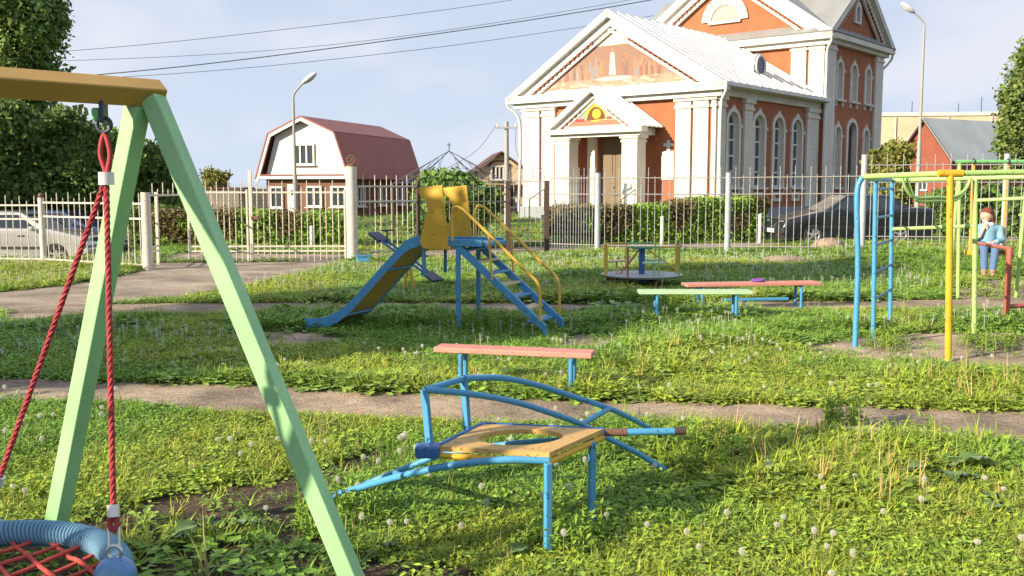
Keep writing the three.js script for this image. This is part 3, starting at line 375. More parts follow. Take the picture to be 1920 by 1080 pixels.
// ---------------------------------------------------------------- lamps, pole and wires
function streetLamp(base, h, arm, label) {
  const g = thing('street_lamp', label, 'street lamp', base, 0, 'street lamps on the lane');
  part(g, 'pole', [bar(V(0, 0, 0), V(0, h * 0.45, 0), 0.085, 10, 0.075), bar(V(0, h * 0.45, 0), V(0, h, 0), 0.055, 10, 0.042)], M.pole);
  part(g, 'arm', tube([V(0, h - 0.02, 0), V(arm * 0.04, h + 0.22, 0), V(arm * 0.42, h + 0.52, 0), V(arm * 0.6, h + 0.62, 0)], 0.035), M.pole);
  const hd = new THREE.SphereGeometry(0.5, 18, 12).scale(0.62, 0.2, 0.28); hd.rotateZ(Math.sign(arm) * 0.62); hd.translate(arm * 0.6 + Math.sign(arm) * 0.18, h + 0.76, 0); const p = part(g, 'lamp_head', hd, M.lampHead); const bl = new THREE.SphereGeometry(0.5, 14, 8, 0, 6.3, Math.PI / 2, Math.PI / 2).scale(0.42, 0.16, 0.2).rotateZ(Math.sign(arm) * 0.62).translate(arm * 0.6 + Math.sign(arm) * 0.2, h + 0.735, 0); part(p, 'lens', bl, M.lampClear);
}
{ const a = A(550, 190, 33); streetLamp(V(a.x, 0, a.z), a.y, 0.62, 'slim street lamp rising in front of the gambrel house'); const b = A(1733, 55, 36); streetLamp(V(b.x, 0, b.z), b.y, -0.75, 'tall street lamp to the right of the church'); }
{ const t = A(950, 228, 40), g = thing('utility_pole', 'thin grey utility pole left of the church', 'pole', V(t.x, 0, t.z)); part(g, 'shaft', bar(V(0, 0, 0), V(0, t.y, 0), 0.12, 10, 0.085), M.pole); part(g, 'cross_arm', box(0.9, 0.07, 0.07, 0, t.y - 0.25, 0.1), M.pole); for (const s of [-1, 1]) part(g, 'insulator', new THREE.CylinderGeometry(0.03, 0.04, 0.12, 8).translate(s * 0.38, t.y - 0.15, 0.1), M.whitePaint);
  const wire = (label, p, r) => { const w = part(scene, numbered('power_line'), tube(p, r, 5, 40), M.wire); tag(w, label, 'cable', 'overhead cables'); };
  wire('uppermost thin power line crossing the sky', [A(-300, 118, 68), A(150, 94, 70), A(560, 52, 72), A(985, -4, 75), A(1600, -120, 78)], 0.02);
  wire('second thin power line from the top in the sky', [A(-300, 116, 68), A(150, 113, 70), A(620, 84, 72), A(1180, 0, 75), A(1700, -110, 78)], 0.018);
  wire('thickest dark power line crossing the sky', [A(-300, 168, 66), A(195, 139, 68), A(640, 88, 71), A(1220, 0, 75), A(1800, -120, 78)], 0.036);
  wire('lowest power line that passes behind the church gable', [A(-200, 158, 70), A(300, 140, 72), A(760, 96, 75), A(1120, 46, 78), A(1700, -50, 82)], 0.02);
  wire('thin service wire sloping left from the utility pole', [V(t.x - 0.38, t.y - 0.1, t.z + 0.1), A(890, 285, 42), A(800, 335, 44)], 0.01);
  wire('thin service wire from the utility pole to the church', [V(t.x + 0.38, t.y - 0.1, t.z + 0.1), A(968, 280, 43.5), A(982, 318, 47)], 0.01);
}
// ---------------------------------------------------------------- cars
function wheel(parent, x, z, r, side) {
  const g = new THREE.Group(); g.name = 'wheel'; g.position.set(x, r, z); parent.add(g);
  part(g, 'tyre', new THREE.TorusGeometry(r * 0.8, r * 0.2, 10, 28).scale(1, 1, 1.5), M.rubber);
  const rim = [new THREE.CylinderGeometry(r * 0.16, r * 0.16, 0.08, 12).rotateX(Math.PI / 2).translate(0, 0, side * 0.05), new THREE.TorusGeometry(r * 0.6, r * 0.06, 8, 24).translate(0, 0, side * 0.05)]; for (let k = 0; k < 5; k++) rim.push(box(r * 0.17, r * 0.56, 0.035, 0, r * 0.34, side * 0.055).rotateZ(k * Math.PI * 0.4)); part(g, 'rim', rim, M.steel); part(g, 'hub_disc', new THREE.CylinderGeometry(r * 0.62, r * 0.62, 0.1, 20).rotateX(Math.PI / 2).translate(0, 0, -side * 0.02), M.black);
}
function car(name, label, base, turn, paintM, S) { // x forward, origin under the middle of the car
  const c = thing(name, label, 'car', base, turn), L = S.L, hw = S.w / 2, o = new THREE.Shape(), f = L / 2, r = S.r + 0.06;
  o.moveTo(-f + 0.06, 0.3); const arch = (x) => { o.lineTo(x - r, 0.24); o.absarc(x, 0.27, r, Math.PI, 0, true); o.lineTo(x + r, 0.24); }; o.lineTo(-f + 0.1, 0.24); arch(S.rw); arch(S.fw); o.lineTo(f - 0.1, 0.22);
  for (const p of S.top) o.lineTo(p[0], p[1]); o.closePath();
  const body = new THREE.ExtrudeGeometry(o, { depth: S.w - 0.16, bevelEnabled: true, bevelSize: 0.06, bevelThickness: 0.08, bevelSegments: 4, curveSegments: 16 }).translate(0, 0, -hw + 0.08); part(c, 'body', toCreasedNormals(body, 0.5), paintM);
  const [b0, b1, t0, t1] = S.cab, yb = S.belt, yt = S.roof, wb = hw - 0.09, wt = hw - 0.27, P = (x, y, z) => V(x, y, z);
  const pts = []; for (const s of [-1, 1]) pts.push(P(b0, yb - 0.05, s * wb), P(b1, yb - 0.05, s * wb), P(t0, yt - 0.04, s * wt), P(t1, yt - 0.04, s * wt), P(mix(t0, t1, 0.2), yt, s * (wt - 0.14)), P(mix(t0, t1, 0.75), yt, s * (wt - 0.14)), P(b0, yb - 0.05, s * wb * 0.5), P(b1 + 0.06, yb - 0.05, s * wb * 0.5)); part(c, 'cabin', new ConvexGeometry(pts), paintM);
  const quad = (p, u0, u1, v0, v1, nm, m) => { const q = (u, v) => { const a = p[0].clone().lerp(p[1], u), b = p[3].clone().lerp(p[2], u); return a.lerp(b, v); }, n = p[1].clone().sub(p[0]).cross(p[3].clone().sub(p[0])).normalize(); const cc = [q(u0, v0), q(u1, v0), q(u1, v1), q(u0, v1)]; if (n.dot(cc[0].clone().sub(V(mix(b0, b1, 0.5), yb, 0))) < 0) n.negate(); part(c, nm, slab8(cc.map((k) => k.clone().addScaledVector(n, -0.01)), n.multiplyScalar(0.02)), m); };
  for (const s of [-1, 1]) { const f4 = [P(b0, yb - 0.05, s * wb), P(b1, yb - 0.05, s * wb), P(t1, yt - 0.04, s * wt), P(t0, yt - 0.04, s * wt)]; for (const [u0, u1] of S.panes) quad(f4, u0, u1, 0.16, 0.88, 'side_window', M.carGlass);
    part(c, 'mirror', rbox(0.12, 0.12, 0.2, 0.04, b1 - 0.42, yb + 0.06, s * (hw + 0.06)), paintM);
    for (const x of S.handles) part(c, 'door_handle', rbox(0.18, 0.04, 0.04, 0.015, x, yb - 0.14, s * (hw - 0.0)), M.black);
    for (const x of S.seams) part(c, 'door_seam', box(0.014, yb - 0.42, 0.012, x, (yb + 0.34) / 2, s * (hw - 0.001)), M.black);
    part(c, 'side_strip', box(L * 0.72, 0.07, 0.02, 0, 0.5, s * (hw + 0.002)), M.black);
    part(c, 'headlight', rbox(0.16, 0.15, 0.36, 0.05, f - 0.1, S.lampY, s * (hw - 0.3)), M.lampClear); part(c, 'indicator', rbox(0.2, 0.13, 0.1, 0.03, f - 0.16, S.lampY, s * (hw - 0.07)), M.amber); part(c, 'tail_light', rbox(0.14, 0.2, 0.32, 0.04, -f + 0.08, S.lampY + 0.12, s * (hw - 0.22)), M.tailRed);
    wheel(c, S.rw, s * (hw - 0.1), S.r, s); wheel(c, S.fw, s * (hw - 0.1), S.r, s); }
  const e = wb - 0.05, et = wt - 0.05; quad([P(b1 + 0.03, yb - 0.05, -e), P(b1 + 0.03, yb - 0.05, e), P(t1, yt - 0.05, et), P(t1, yt - 0.05, -et)], 0.03, 0.97, 0.1, 0.9, 'windscreen', M.carGlass); quad([P(b0, yb - 0.05, -e), P(b0, yb - 0.05, e), P(t0, yt - 0.05, et), P(t0, yt - 0.05, -et)], 0.06, 0.94, 0.14, 0.86, 'rear_window', M.carGlass);
  part(c, 'front_bumper', rbox(0.2, 0.2, S.w + 0.02, 0.07, f - 0.02, 0.4, 0), S.bump || paintM); part(c, 'rear_bumper', rbox(0.2, 0.22, S.w + 0.02, 0.07, -f + 0.02, 0.42, 0), S.bump || paintM); part(c, 'underbody', box(L - 0.5, 0.3, S.w - 0.36, 0, 0.36, 0), M.black); part(c, 'grille', box(0.04, 0.1, 0.7, f - 0.02, S.lampY, 0), M.black); part(c, 'number_plate', box(0.02, 0.11, 0.5, f + 0.085, 0.4, 0), M.whitePaint);
}
const sedan = { L: 4.3, w: 1.66, r: 0.3, fw: 1.32, rw: -1.18, top: [[2.1, 0.36], [2.14, 0.5], [2.06, 0.66], [1.0, 0.9], [-1.75, 0.98], [-2.08, 0.95], [-2.12, 0.6], [-2.1, 0.36]], cab: [-1.8, 1.05, -0.98, 0.28], belt: 0.92, roof: 1.41, panes: [[0.13, 0.38], [0.41, 0.63], [0.66, 0.93]], handles: [-0.42, 0.42], seams: [-0.62, 0.25, 0.98], lampY: 0.62, bump: M.black };
const wagon = { L: 4.2, w: 1.72, r: 0.31, fw: 1.3, rw: -1.25, top: [[2.04, 0.36], [2.08, 0.55], [1.96, 0.74], [1.1, 0.95], [-1.9, 1.0], [-2.04, 0.95], [-2.08, 0.6], [-2.04, 0.36]], cab: [-2.0, 1.15, -1.72, 0.3], belt: 0.96, roof: 1.48, panes: [[0.06, 0.3], [0.33, 0.57], [0.6, 0.92]], handles: [-0.5, 0.4], seams: [-0.7, 0.2, 1.0], lampY: 0.7 };
{ const m = G(1587, 457); m.y = 0.0; car('black_car', 'black sedan parked behind the fence beside the church', m, Math.PI + 0.1, M.carBlack, sedan); }
{ const m = A(42, 480, 27); m.y = bank(m.x, m.z); car('silver_car', 'silver estate car parked behind the left white fence', m, 0.02, M.carSilver, wagon); const n = A(118, 470, 29.6); n.y = bank(n.x, n.z); car('dark_blue_car', 'dark blue car half hidden beyond the silver one', n, 0.02, M.carBlue, { ...wagon, roof: 1.45 }); }

// ---------------------------------------------------------------- trees, bushes, hedges
function geoOf(pos) { const g = new THREE.BufferGeometry(); g.setAttribute('position', new THREE.Float32BufferAttribute(pos, 3)); g.computeVertexNormals(); return g; }
function leafCluster(n, spread, size, s) { seed = s; const pos = []; for (let k = 0; k < n; k++) { const c = V(rr(-1, 1), rr(-1, 1), rr(-1, 1)).multiplyScalar(spread), d = V(rr(-1, 1), rr(-0.9, 0.5), rr(-1, 1)).normalize(), q = V(rr(-1, 1), rr(-1, 1), rr(-1, 1)).cross(d).normalize(), l = size * rr(0.7, 1.25), w = l * 0.36, tip = c.clone().addScaledVector(d, l), mid = c.clone().addScaledVector(d, l * 0.45).add(V(0, l * 0.08, 0)), a = mid.clone().addScaledVector(q, w), b = mid.clone().addScaledVector(q, -w); for (const p of [c, a, tip, c, tip, b]) pos.push(p.x, p.y, p.z); } return geoOf(pos); }
const clusters = [leafCluster(9, 0.16, 0.15, 5), leafCluster(9, 0.2, 0.13, 6)], smallClusters = [leafCluster(10, 0.09, 0.075, 7), leafCluster(10, 0.1, 0.065, 8)];
const LM = { maple: leafMat(0.12, 0.21, 0.028), dark: leafMat(0.105, 0.19, 0.027), birch: leafMat(0.14, 0.21, 0.045), olive: leafMat(0.19, 0.21, 0.035), lilac: leafMat(0.12, 0.23, 0.03), hedge: leafMat(0.2, 0.34, 0.03), hedgeBrown: leafMat(0.11, 0.09, 0.035) };  // dark: maple green lowered in colour for trees standing in shade, shared by shrubs
function leaves(parent, lobes, n, m, set, tint = 0.35, scale = 1) { // leaf clumps spread through a crown of overlapping lobes
  const per = Math.ceil(n / set.length), dm = new THREE.Object3D(), col = new THREE.Color();
  const tot = lobes.reduce((a, l) => a + l[3] * l[4] * (l[5] ?? l[3]), 0);
  set.forEach((geo, gi) => { const im = new THREE.InstancedMesh(geo, m, per); im.name = gi ? 'crown_fill' : 'crown'; im.userData.kind = 'stuff'; let k = 0;
    while (k < per) { let t = rnd() * tot, l = lobes[0]; for (const q of lobes) { t -= q[3] * q[4] * (q[5] ?? q[3]); if (t <= 0) { l = q; break; } }
      const a = rr(0, 6.2832), u = rr(-1, 1), s = Math.sqrt(1 - u * u), rad = Math.pow(rnd(), 0.42), x = s * Math.cos(a) * rad, y = u * rad, z = s * Math.sin(a) * rad;
      const px = l[0] + x * l[3], py = l[1] + y * l[4], pz = l[2] + z * (l[5] ?? l[3]); if (vnoise(px * 1.9 + 31, py * 1.9 + pz * 1.3, 0, 3) < 0.3) { if (rnd() < 0.8) continue; } if (py < 0.05) continue;
      dm.position.set(px, py, pz); dm.rotation.set(rr(-1, 1), rr(0, 6.28), rr(-1, 1)); dm.scale.setScalar(scale * rr(0.5, 1.55)); dm.updateMatrix(); im.setMatrixAt(k, dm.matrix);
      const v = 1 + tint * (rnd() - 0.5) * 2; col.setRGB(v * rr(0.85, 1.25), v, v * rr(0.7, 1.1)); im.setColorAt(k, col); k++; }
    parent.add(im); });
}
function tree(name, label, base, h, r, lobes, n, m, o = {}) {
  base.y = bank(base.x, base.z); const g = thing(name, label, o.cat || 'tree', base, 0, o.group); const list = [], tr = o.trunk ?? 0.14, lean = V(rr(-0.2, 0.2), h * 0.75, rr(-0.2, 0.2));
  list.push(tube([V(0, -0.05, 0), V(lean.x * 0.3, h * 0.3, lean.z * 0.3), lean], tr * 0.75, 8)); list.push(bar(V(0, -0.05, 0), V(lean.x * 0.2, h * 0.22, lean.z * 0.2), tr * 1.15, 9, tr * 0.76));
  for (const l of lobes) list.push(tube([V(lean.x * 0.5, Math.min(h * 0.4, l[1] * 0.6), lean.z * 0.5), V(l[0] * 0.5, mix(h * 0.4, l[1], 0.6), l[2] * 0.5), V(l[0], l[1], l[2])], tr * 0.3, 6)); part(g, 'trunk', list, o.bark || M.bark);
  leaves(g, lobes, n, m, o.set || clusters, o.tint ?? 0.35, o.scale ?? 1); return g;
}
function lobed(n, cx, cy, cz, rx, ry, rz, s) { seed = s; const a = [[cx, cy, cz, rx * 0.62, ry * 0.7, rz * 0.62]]; for (let k = 0; k < n; k++) { const t = rr(0, 6.28), u = rr(-0.8, 0.95), q = Math.sqrt(1 - u * u * 0.8); a.push([cx + rx * 0.62 * q * Math.cos(t), cy + ry * 0.72 * u, cz + rz * 0.62 * q * Math.sin(t), rx * rr(0.26, 0.42), ry * rr(0.2, 0.32), rz * rr(0.26, 0.42)]); } return a; }
// in view
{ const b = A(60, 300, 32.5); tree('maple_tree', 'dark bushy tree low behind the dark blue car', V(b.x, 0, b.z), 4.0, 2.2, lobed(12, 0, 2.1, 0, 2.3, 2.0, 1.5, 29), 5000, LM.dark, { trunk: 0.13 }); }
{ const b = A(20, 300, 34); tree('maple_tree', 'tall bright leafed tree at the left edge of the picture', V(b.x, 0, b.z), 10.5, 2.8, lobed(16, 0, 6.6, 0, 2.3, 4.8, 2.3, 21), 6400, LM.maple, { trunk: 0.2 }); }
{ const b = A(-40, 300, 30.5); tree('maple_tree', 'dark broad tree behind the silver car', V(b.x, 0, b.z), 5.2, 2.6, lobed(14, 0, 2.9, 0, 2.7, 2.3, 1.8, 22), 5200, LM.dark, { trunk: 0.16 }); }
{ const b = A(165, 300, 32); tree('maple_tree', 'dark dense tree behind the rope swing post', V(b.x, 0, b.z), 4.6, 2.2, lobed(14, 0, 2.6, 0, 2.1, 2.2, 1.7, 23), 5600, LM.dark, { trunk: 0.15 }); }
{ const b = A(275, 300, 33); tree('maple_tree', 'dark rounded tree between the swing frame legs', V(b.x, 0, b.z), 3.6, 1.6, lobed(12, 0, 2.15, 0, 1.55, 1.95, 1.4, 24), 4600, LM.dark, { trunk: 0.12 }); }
{ const b = A(402, 340, 70); tree('round_tree', 'small round tree left of the gambrel house', V(b.x, 0, b.z), 2.6, 1.2, lobed(8, 0, 1.7, 0, 1.35, 1.25, 1.2, 25), 1100, LM.olive, { trunk: 0.1 }); }
{ const b = A(852, 400, 25.2); tree('lilac_bush', 'green lilac bush behind the yellow slide boards', V(b.x, 0, b.z), 1.7, 1.0, lobed(12, 0, 1.12, 0, 1.25, 1.15, 0.9, 26), 4800, LM.lilac, { trunk: 0.05, cat: 'bush', set: smallClusters, scale: 1.5 }); }
{ const b = A(1668, 300, 43); tree('olive_tree', 'yellow green tree at the right corner of the church', V(b.x, 0, b.z), 2.8, 1.1, lobed(9, 0, 2.0, 0, 1.05, 1.9, 1.0, 27), 2600, LM.olive, { trunk: 0.12 }); }
{ const b = A(1935, 200, 38); tree('birch_tree', 'drooping birch at the right edge of the picture', V(b.x, 0, b.z), 7.2, 1.6, [[0, 4.6, 0, 1.15, 2.6, 1.2], [-0.75, 3.4, 0.3, 0.55, 1.1, 0.6], [-0.55, 4.6, 0.2, 0.5, 0.8, 0.6], [-0.2, 6.3, 0, 0.45, 1.1, 0.5], [0.6, 3.8, 0.3, 0.9, 1.8, 0.9], [-0.85, 2.6, 0.2, 0.35, 0.8, 0.4], [-1.05, 3.1, 0.1, 0.25, 0.7, 0.3]], 2700, LM.birch, { trunk: 0.13, bark: M.birchBark, set: smallClusters, scale: 1.9 }); }
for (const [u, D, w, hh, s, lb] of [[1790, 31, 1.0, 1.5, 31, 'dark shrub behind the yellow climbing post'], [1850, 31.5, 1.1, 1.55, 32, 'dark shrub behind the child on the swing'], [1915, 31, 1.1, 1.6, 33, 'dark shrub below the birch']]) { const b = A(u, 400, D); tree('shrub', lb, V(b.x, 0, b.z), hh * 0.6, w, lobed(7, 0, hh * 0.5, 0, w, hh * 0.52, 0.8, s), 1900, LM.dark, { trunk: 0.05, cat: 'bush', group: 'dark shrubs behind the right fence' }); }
// hedges: clipped, leaves packed on a box, bare brown twigs low down
function hedge(name, label, a, b, w, h0, h1, m, n, brown) {
  const d = b.clone().sub(a), len = d.length(), g = thing(name, label, 'hedge', V(a.x, bank((a.x + b.x) / 2, (a.z + b.z) / 2), a.z), -Math.atan2(d.z, d.x)), dm = new THREE.Object3D(), col = new THREE.Color();
  const twigs = []; for (let k = 0; k < len * 7; k++) { const x = rr(0.05, len - 0.05), z = rr(-w * 0.35, w * 0.35), hh = mix(h0, h1, x / len) * rr(0.6, 0.9); twigs.push(bar(V(x, 0, z), V(x + rr(-0.12, 0.12), hh, z + rr(-0.1, 0.1)), 0.012, 5, 0.006)); } const tw = part(g, 'twigs', twigs, M.bark); tw.userData.kind = 'stuff';
  smallClusters.forEach((geo, gi) => { const per = Math.round(n / 2), im = new THREE.InstancedMesh(geo, m, per); im.name = gi ? 'foliage_fill' : 'foliage'; im.userData.kind = 'stuff'; for (let k = 0; k < per; k++) { const x = rr(0, len), hh = mix(h0, h1, sstep(0.45, 0.62, x / len)) * (0.96 + 0.08 * vnoise(x * 2.2, 4, 0, 8)); let y = rnd() < 0.4 ? hh * rr(0.9, 1) : Math.sqrt(rnd()) * hh, z = (rnd() < 0.7 ? Math.sign(rnd() - 0.5) * rr(0.36, 0.5) : rr(-0.5, 0.5)) * w; const hole = vnoise(x * 1.7 + 9, y * 3 + z, 0, 6); if (hole < 0.3 && y < hh * 0.85) { if (rnd() < 0.6) y = hh * rr(0.85, 1); } dm.position.set(x, Math.max(0.03, y), z); dm.rotation.set(rr(-1, 1), rr(0, 6.28), rr(-1, 1)); dm.scale.setScalar(rr(0.9, 1.5)); dm.updateMatrix(); im.setMatrixAt(k, dm.matrix); const dry = vnoise(x * 1.1 + 3, y * 1.6, 0, 17) < brown ? 1 : 0, v = rr(0.75, 1.3); col.setRGB(v * (dry ? 0.8 : rr(0.85, 1.2)), v * (dry ? 0.38 : 1), v * (dry ? 1.2 : rr(0.7, 1.1))); im.setColorAt(k, col); } g.add(im); });
}
hedge('hedge', 'clipped bright green hedge in front of the church', V(G(1040, 459).x, 0, G(1040, 459).z), V(G(1420, 452).x, 0, G(1420, 452).z), 0.9, 0.98, 1.2, LM.hedge, 9500, 0.36);
hedge('hedge', 'brownish low hedge seen through the white gate', V(G(300, 463).x, 0, G(300, 463).z), V(G(652, 464).x, 0, G(652, 464).z), 0.8, 0.9, 0.86, LM.hedge, 7000, 0.4);
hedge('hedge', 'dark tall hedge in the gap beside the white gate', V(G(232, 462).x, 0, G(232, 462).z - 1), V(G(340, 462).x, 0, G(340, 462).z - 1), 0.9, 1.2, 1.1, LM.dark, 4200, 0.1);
// beside and behind the photographer, left: they shade the middle of the lawn and the foreground
const plan = (r, s) => V(0.845 * r - 0.535 * s, 0, -(0.535 * r + 0.845 * s));
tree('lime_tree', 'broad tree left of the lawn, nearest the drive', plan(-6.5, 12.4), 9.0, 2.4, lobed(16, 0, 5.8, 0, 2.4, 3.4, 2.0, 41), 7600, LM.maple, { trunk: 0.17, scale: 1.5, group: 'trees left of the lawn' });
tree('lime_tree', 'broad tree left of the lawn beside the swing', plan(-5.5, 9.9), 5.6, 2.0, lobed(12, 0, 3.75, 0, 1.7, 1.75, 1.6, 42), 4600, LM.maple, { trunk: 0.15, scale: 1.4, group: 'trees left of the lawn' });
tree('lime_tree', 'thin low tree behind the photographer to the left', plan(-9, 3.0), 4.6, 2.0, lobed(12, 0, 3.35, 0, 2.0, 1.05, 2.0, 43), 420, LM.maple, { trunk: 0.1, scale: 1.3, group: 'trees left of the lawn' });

// ---------------------------------------------------------------- fences and gates
const picketGeo = {};
function picket(h, r) { const k = h.toFixed(2) + r; if (!picketGeo[k]) picketGeo[k] = metreUV(merge([new THREE.CylinderGeometry(r, r, h - r * 3, 7).translate(0, (h - r * 3) / 2, 0), new THREE.CylinderGeometry(0.001, r, r * 3, 7).translate(0, h - r * 1.5, 0)])); return picketGeo[k]; }
function addPickets(f, a, b, n, bottom, top, alt, r, m, skipEnds = true) { // upright rods between two points, every second one shorter
  for (let k = skipEnds ? 1 : 0; k < (skipEnds ? n : n + 1); k++) { const p = a.clone().lerp(b, k / n), h = (k % 2 ? top : top - alt) - bottom; const o = new THREE.Mesh(picket(h, r), m); o.name = 'picket'; o.position.set(p.x - f.position.x, p.y + bottom + rr(-0.012, 0.012), p.z - f.position.z); o.rotation.set(rr(-0.008, 0.008), 0, rr(-0.008, 0.008)); f.add(o); }
}
const up = (p, h) => V(p.x, p.y + h, p.z);
function railing(f, a, b, h, r, m) { wpart(f, 'rail', bar(up(a, h), up(b, h), r, 8), m); }
{ // right fence: grey posts, thin rods
  const P1 = G(1120, 475), P2 = G(1363, 478), P3 = A(1615, 470, 22.4), P4 = A(1880, 470, 21.9), P5 = A(2160, 470, 21.4), P0 = A(1030, 470, 24.3);
  for (const p of [P1, P2, P0]) p.y = 0; for (const p of [P3, P4, P5]) p.y = bank(p.x, p.z);
  const f = thing('railing_fence', 'grey metal railing fence in front of the church and black car', 'fence', V(P1.x, 0, P1.z));
  for (const p of [P1, P2, P3, P4, P5]) { const ps = wpart(f, 'post', [bar(up(p, -0.1), up(p, p === P3 || p === P4 ? 2.12 : 1.94), 0.068, 14)], M.fenceGrey); wpart(ps, 'post_cap', bar(up(p, p === P3 || p === P4 ? 2.12 : 1.94), up(p, p === P3 || p === P4 ? 2.15 : 1.97), 0.06, 12, 0.03), M.darkPost); ps.children[0].geometry.translate(0, 0, 0); }
  f.children.forEach((ps) => ps.children.forEach((c) => c.geometry.translate(-f.position.x, 0, -f.position.z)));
  for (const [a, b, lift] of [[P0, P1, 0], [P1, P2, 0], [P2, P3, 0], [P3, P4, 0.06], [P4, P5, 0.06]]) { const A0 = a.clone(), B0 = b.clone(); if (b === P3) B0.y = 0.03; A0.y += lift; B0.y += lift; for (const h of [1.82, 1.43, 0.2]) railing(f, A0, B0, h, 0.014, M.fenceThin); addPickets(f, A0, B0, 18, 0.06, 2.08, 0.2, 0.0075, M.fenceGrey); }
}
{ // dark posted gate with scrolls, left of it
  const a = A(953, 470, 24.6), b = A(1025, 465, 24.4); a.y = b.y = 0; const g = thing('scroll_gate', 'narrow gate with dark brown posts and wire scrolls', 'gate', a.clone());
  for (const p of [a, b]) { wpart(g, 'gate_post', beam(up(p, 0), up(p, 1.76), 0.13, 0.13), M.darkPost); }
  for (const h of [1.74, 1.34, 0.25]) railing(g, a, b, h, 0.012, M.fenceThin); addPickets(g, a, b, 7, 0.1, 1.8, 0.06, 0.008, M.fenceGrey);
  for (let k = 0; k < 3; k++) { const c = a.clone().lerp(b, 0.2 + 0.3 * k); wpart(g, 'scroll', new THREE.TorusGeometry(0.16, 0.008, 5, 20).translate(c.x, 1.92, c.z), M.fenceThin); }
  wpart(g, 'arch_wire', tube([up(a, 1.76), up(a.clone().lerp(b, 0.25), 2.1), up(a.clone().lerp(b, 0.5), 2.2), up(a.clone().lerp(b, 0.75), 2.1), up(b, 1.76)], 0.009, 5), M.fenceThin);
}
{ // left white fence
  const a = A(-260, 480, 21.2), p0 = A(82, 480, 20.6), p1 = A(277, 480, 18.9); for (const p of [a, p0, p1]) p.y = 0;
  const f = thing('picket_fence', 'low white metal picket fence in front of the silver car', 'fence', V(p0.x, 0, p0.z));
  const ps = (p, h, r) => { wpart(f, 'post', bar(up(p, -0.05), up(p, h), r, 16), M.fenceWhite); wpart(f, 'ball_cap', new THREE.SphereGeometry(r * 0.9, 12, 8).translate(p.x, h + r * 0.7, p.z), M.rust); }; ps(p0, 1.38, 0.065);
  { wpart(f, 'gate_pillar', bar(up(p1, -0.05), up(p1, 1.5), 0.1, 18, 0.09), M.fenceWhite); }
  for (const [q, w, n, l] of [[a, p0, 26, 0], [p0, p1, 18, 0.06]]) { for (const h of [1.22 + l, 0.93 + l, 0.09]) { wpart(f, 'rail', beam(up(q, h), up(w, h), 0.025, 0.035, 0, 0.004), M.fenceWhite); } addPickets(f, q, w, n, 0.04, 1.44 + l, 0.11, 0.0105, M.fenceWhite); }
}
{ // wicket with its open gap, and the double-leaf gate
  const q0 = A(297, 480, 20.2), q1 = A(356, 480, 20.8), s = A(280, 480, 19.2); q0.y = q1.y = s.y = 0; const w = thing('wicket_frame', 'open white wicket frame between gate pillar and double gate', 'gate', q0.clone());
  wpart(w, 'post', beam(up(q0, 0), up(q0, 1.5), 0.06, 0.06), M.fenceWhite); wpart(w, 'top_rail', beam(up(s, 1.44), up(q1, 1.44), 0.03, 0.04), M.fenceWhite); for (const h of [0.4, 0.3]) wpart(w, 'rail', beam(up(s, h), up(q0, h), 0.025, 0.035), M.fenceWhite); addPickets(w, s, q1, 8, 1.44, 1.7, 0.12, 0.0105, M.fenceWhite);
  const g0 = q1, gm = A(469, 480, 20.85), g1 = A(648, 480, 20.95); gm.y = g1.y = 0;
  [[g0, gm, 10, 'left leaf of the white double gate, nearer the wicket'], [gm, g1, 15, 'right leaf of the white double gate before the house']].forEach(([a, b, n, lb], i) => { const b2 = i ? b : b.clone().lerp(a, 0.03), a2 = i ? a.clone().lerp(b, 0.02) : a; const g = thing('gate_leaf', lb, 'gate', a2.clone(), 0, 'white gate leaves'); for (const h of [1.49, 0.34, 0.24]) wpart(g, 'rail', beam(up(a2, h), up(b2, h), 0.028, 0.036, 0, 0.004), M.fenceWhite); addPickets(g, a2, b2, n, 0.03, 1.75, 0.13, 0.011, M.fenceWhite); wpart(g, 'stile', beam(up(i ? a2 : a2, 0.02), up(i ? a2 : a2, i ? 1.95 : 1.55), i ? 0.07 : 0.045, 0.045), M.fenceWhite); wpart(g, 'stile', beam(up(b2, 0.02), up(b2, 1.55), 0.04, 0.04), M.fenceWhite); if (i) wpart(g, 'latch', rbox(0.16, 0.08, 0.06, 0.01, a2.x + 0.1, 0.95, a2.z + 0.05), M.rust); });
  const c = A(661, 480, 21); c.y = 0; const p = thing('gate_pillar', 'thick white round gate pillar topped by a scroll ring', 'pillar', c.clone()); part(p, 'shaft', [bar(V(0, -0.05, 0), V(0, 2.04, 0), 0.125, 22, 0.118)], M.fenceWhite); part(p, 'cap', new THREE.CylinderGeometry(0.09, 0.125, 0.04, 18).translate(0, 2.06, 0), M.rust); part(p, 'scroll_ring', [new THREE.TorusGeometry(0.09, 0.014, 8, 20).translate(0, 2.18, 0), new THREE.TorusGeometry(0.045, 0.01, 6, 16).translate(-0.03, 2.18, 0), bar(V(0.03, 2.1, 0), V(0.03, 2.26, 0), 0.01)], M.rust);
  const h0 = A(673, 480, 21.1), h1 = A(785, 480, 22.4), h2 = A(950, 470, 24.5); for (const k of [h0, h1, h2]) k.y = 0; const f = thing('picket_fence', 'white picket fence panel between gate pillar and lilac bush', 'fence', h0.clone());
  for (const h of [1.62, 1.29, 0.2]) wpart(f, 'rail', beam(up(h0, h), up(h1, h), 0.026, 0.036, 0, 0.004), M.fenceWhite); addPickets(f, h0, h1, 11, 0.08, 1.88, 0.13, 0.0105, M.fenceWhite); wpart(f, 'post', bar(up(h1, -0.05), up(h1, 1.75), 0.05, 12), M.darkPost); for (const h of [1.6, 1.25]) wpart(f, 'thin_rail', bar(up(h1, h), up(h2, h), 0.012, 6), M.fenceThin); addPickets(f, h1, h2, 15, 0.08, 1.75, 0.1, 0.008, M.fenceThin);
}
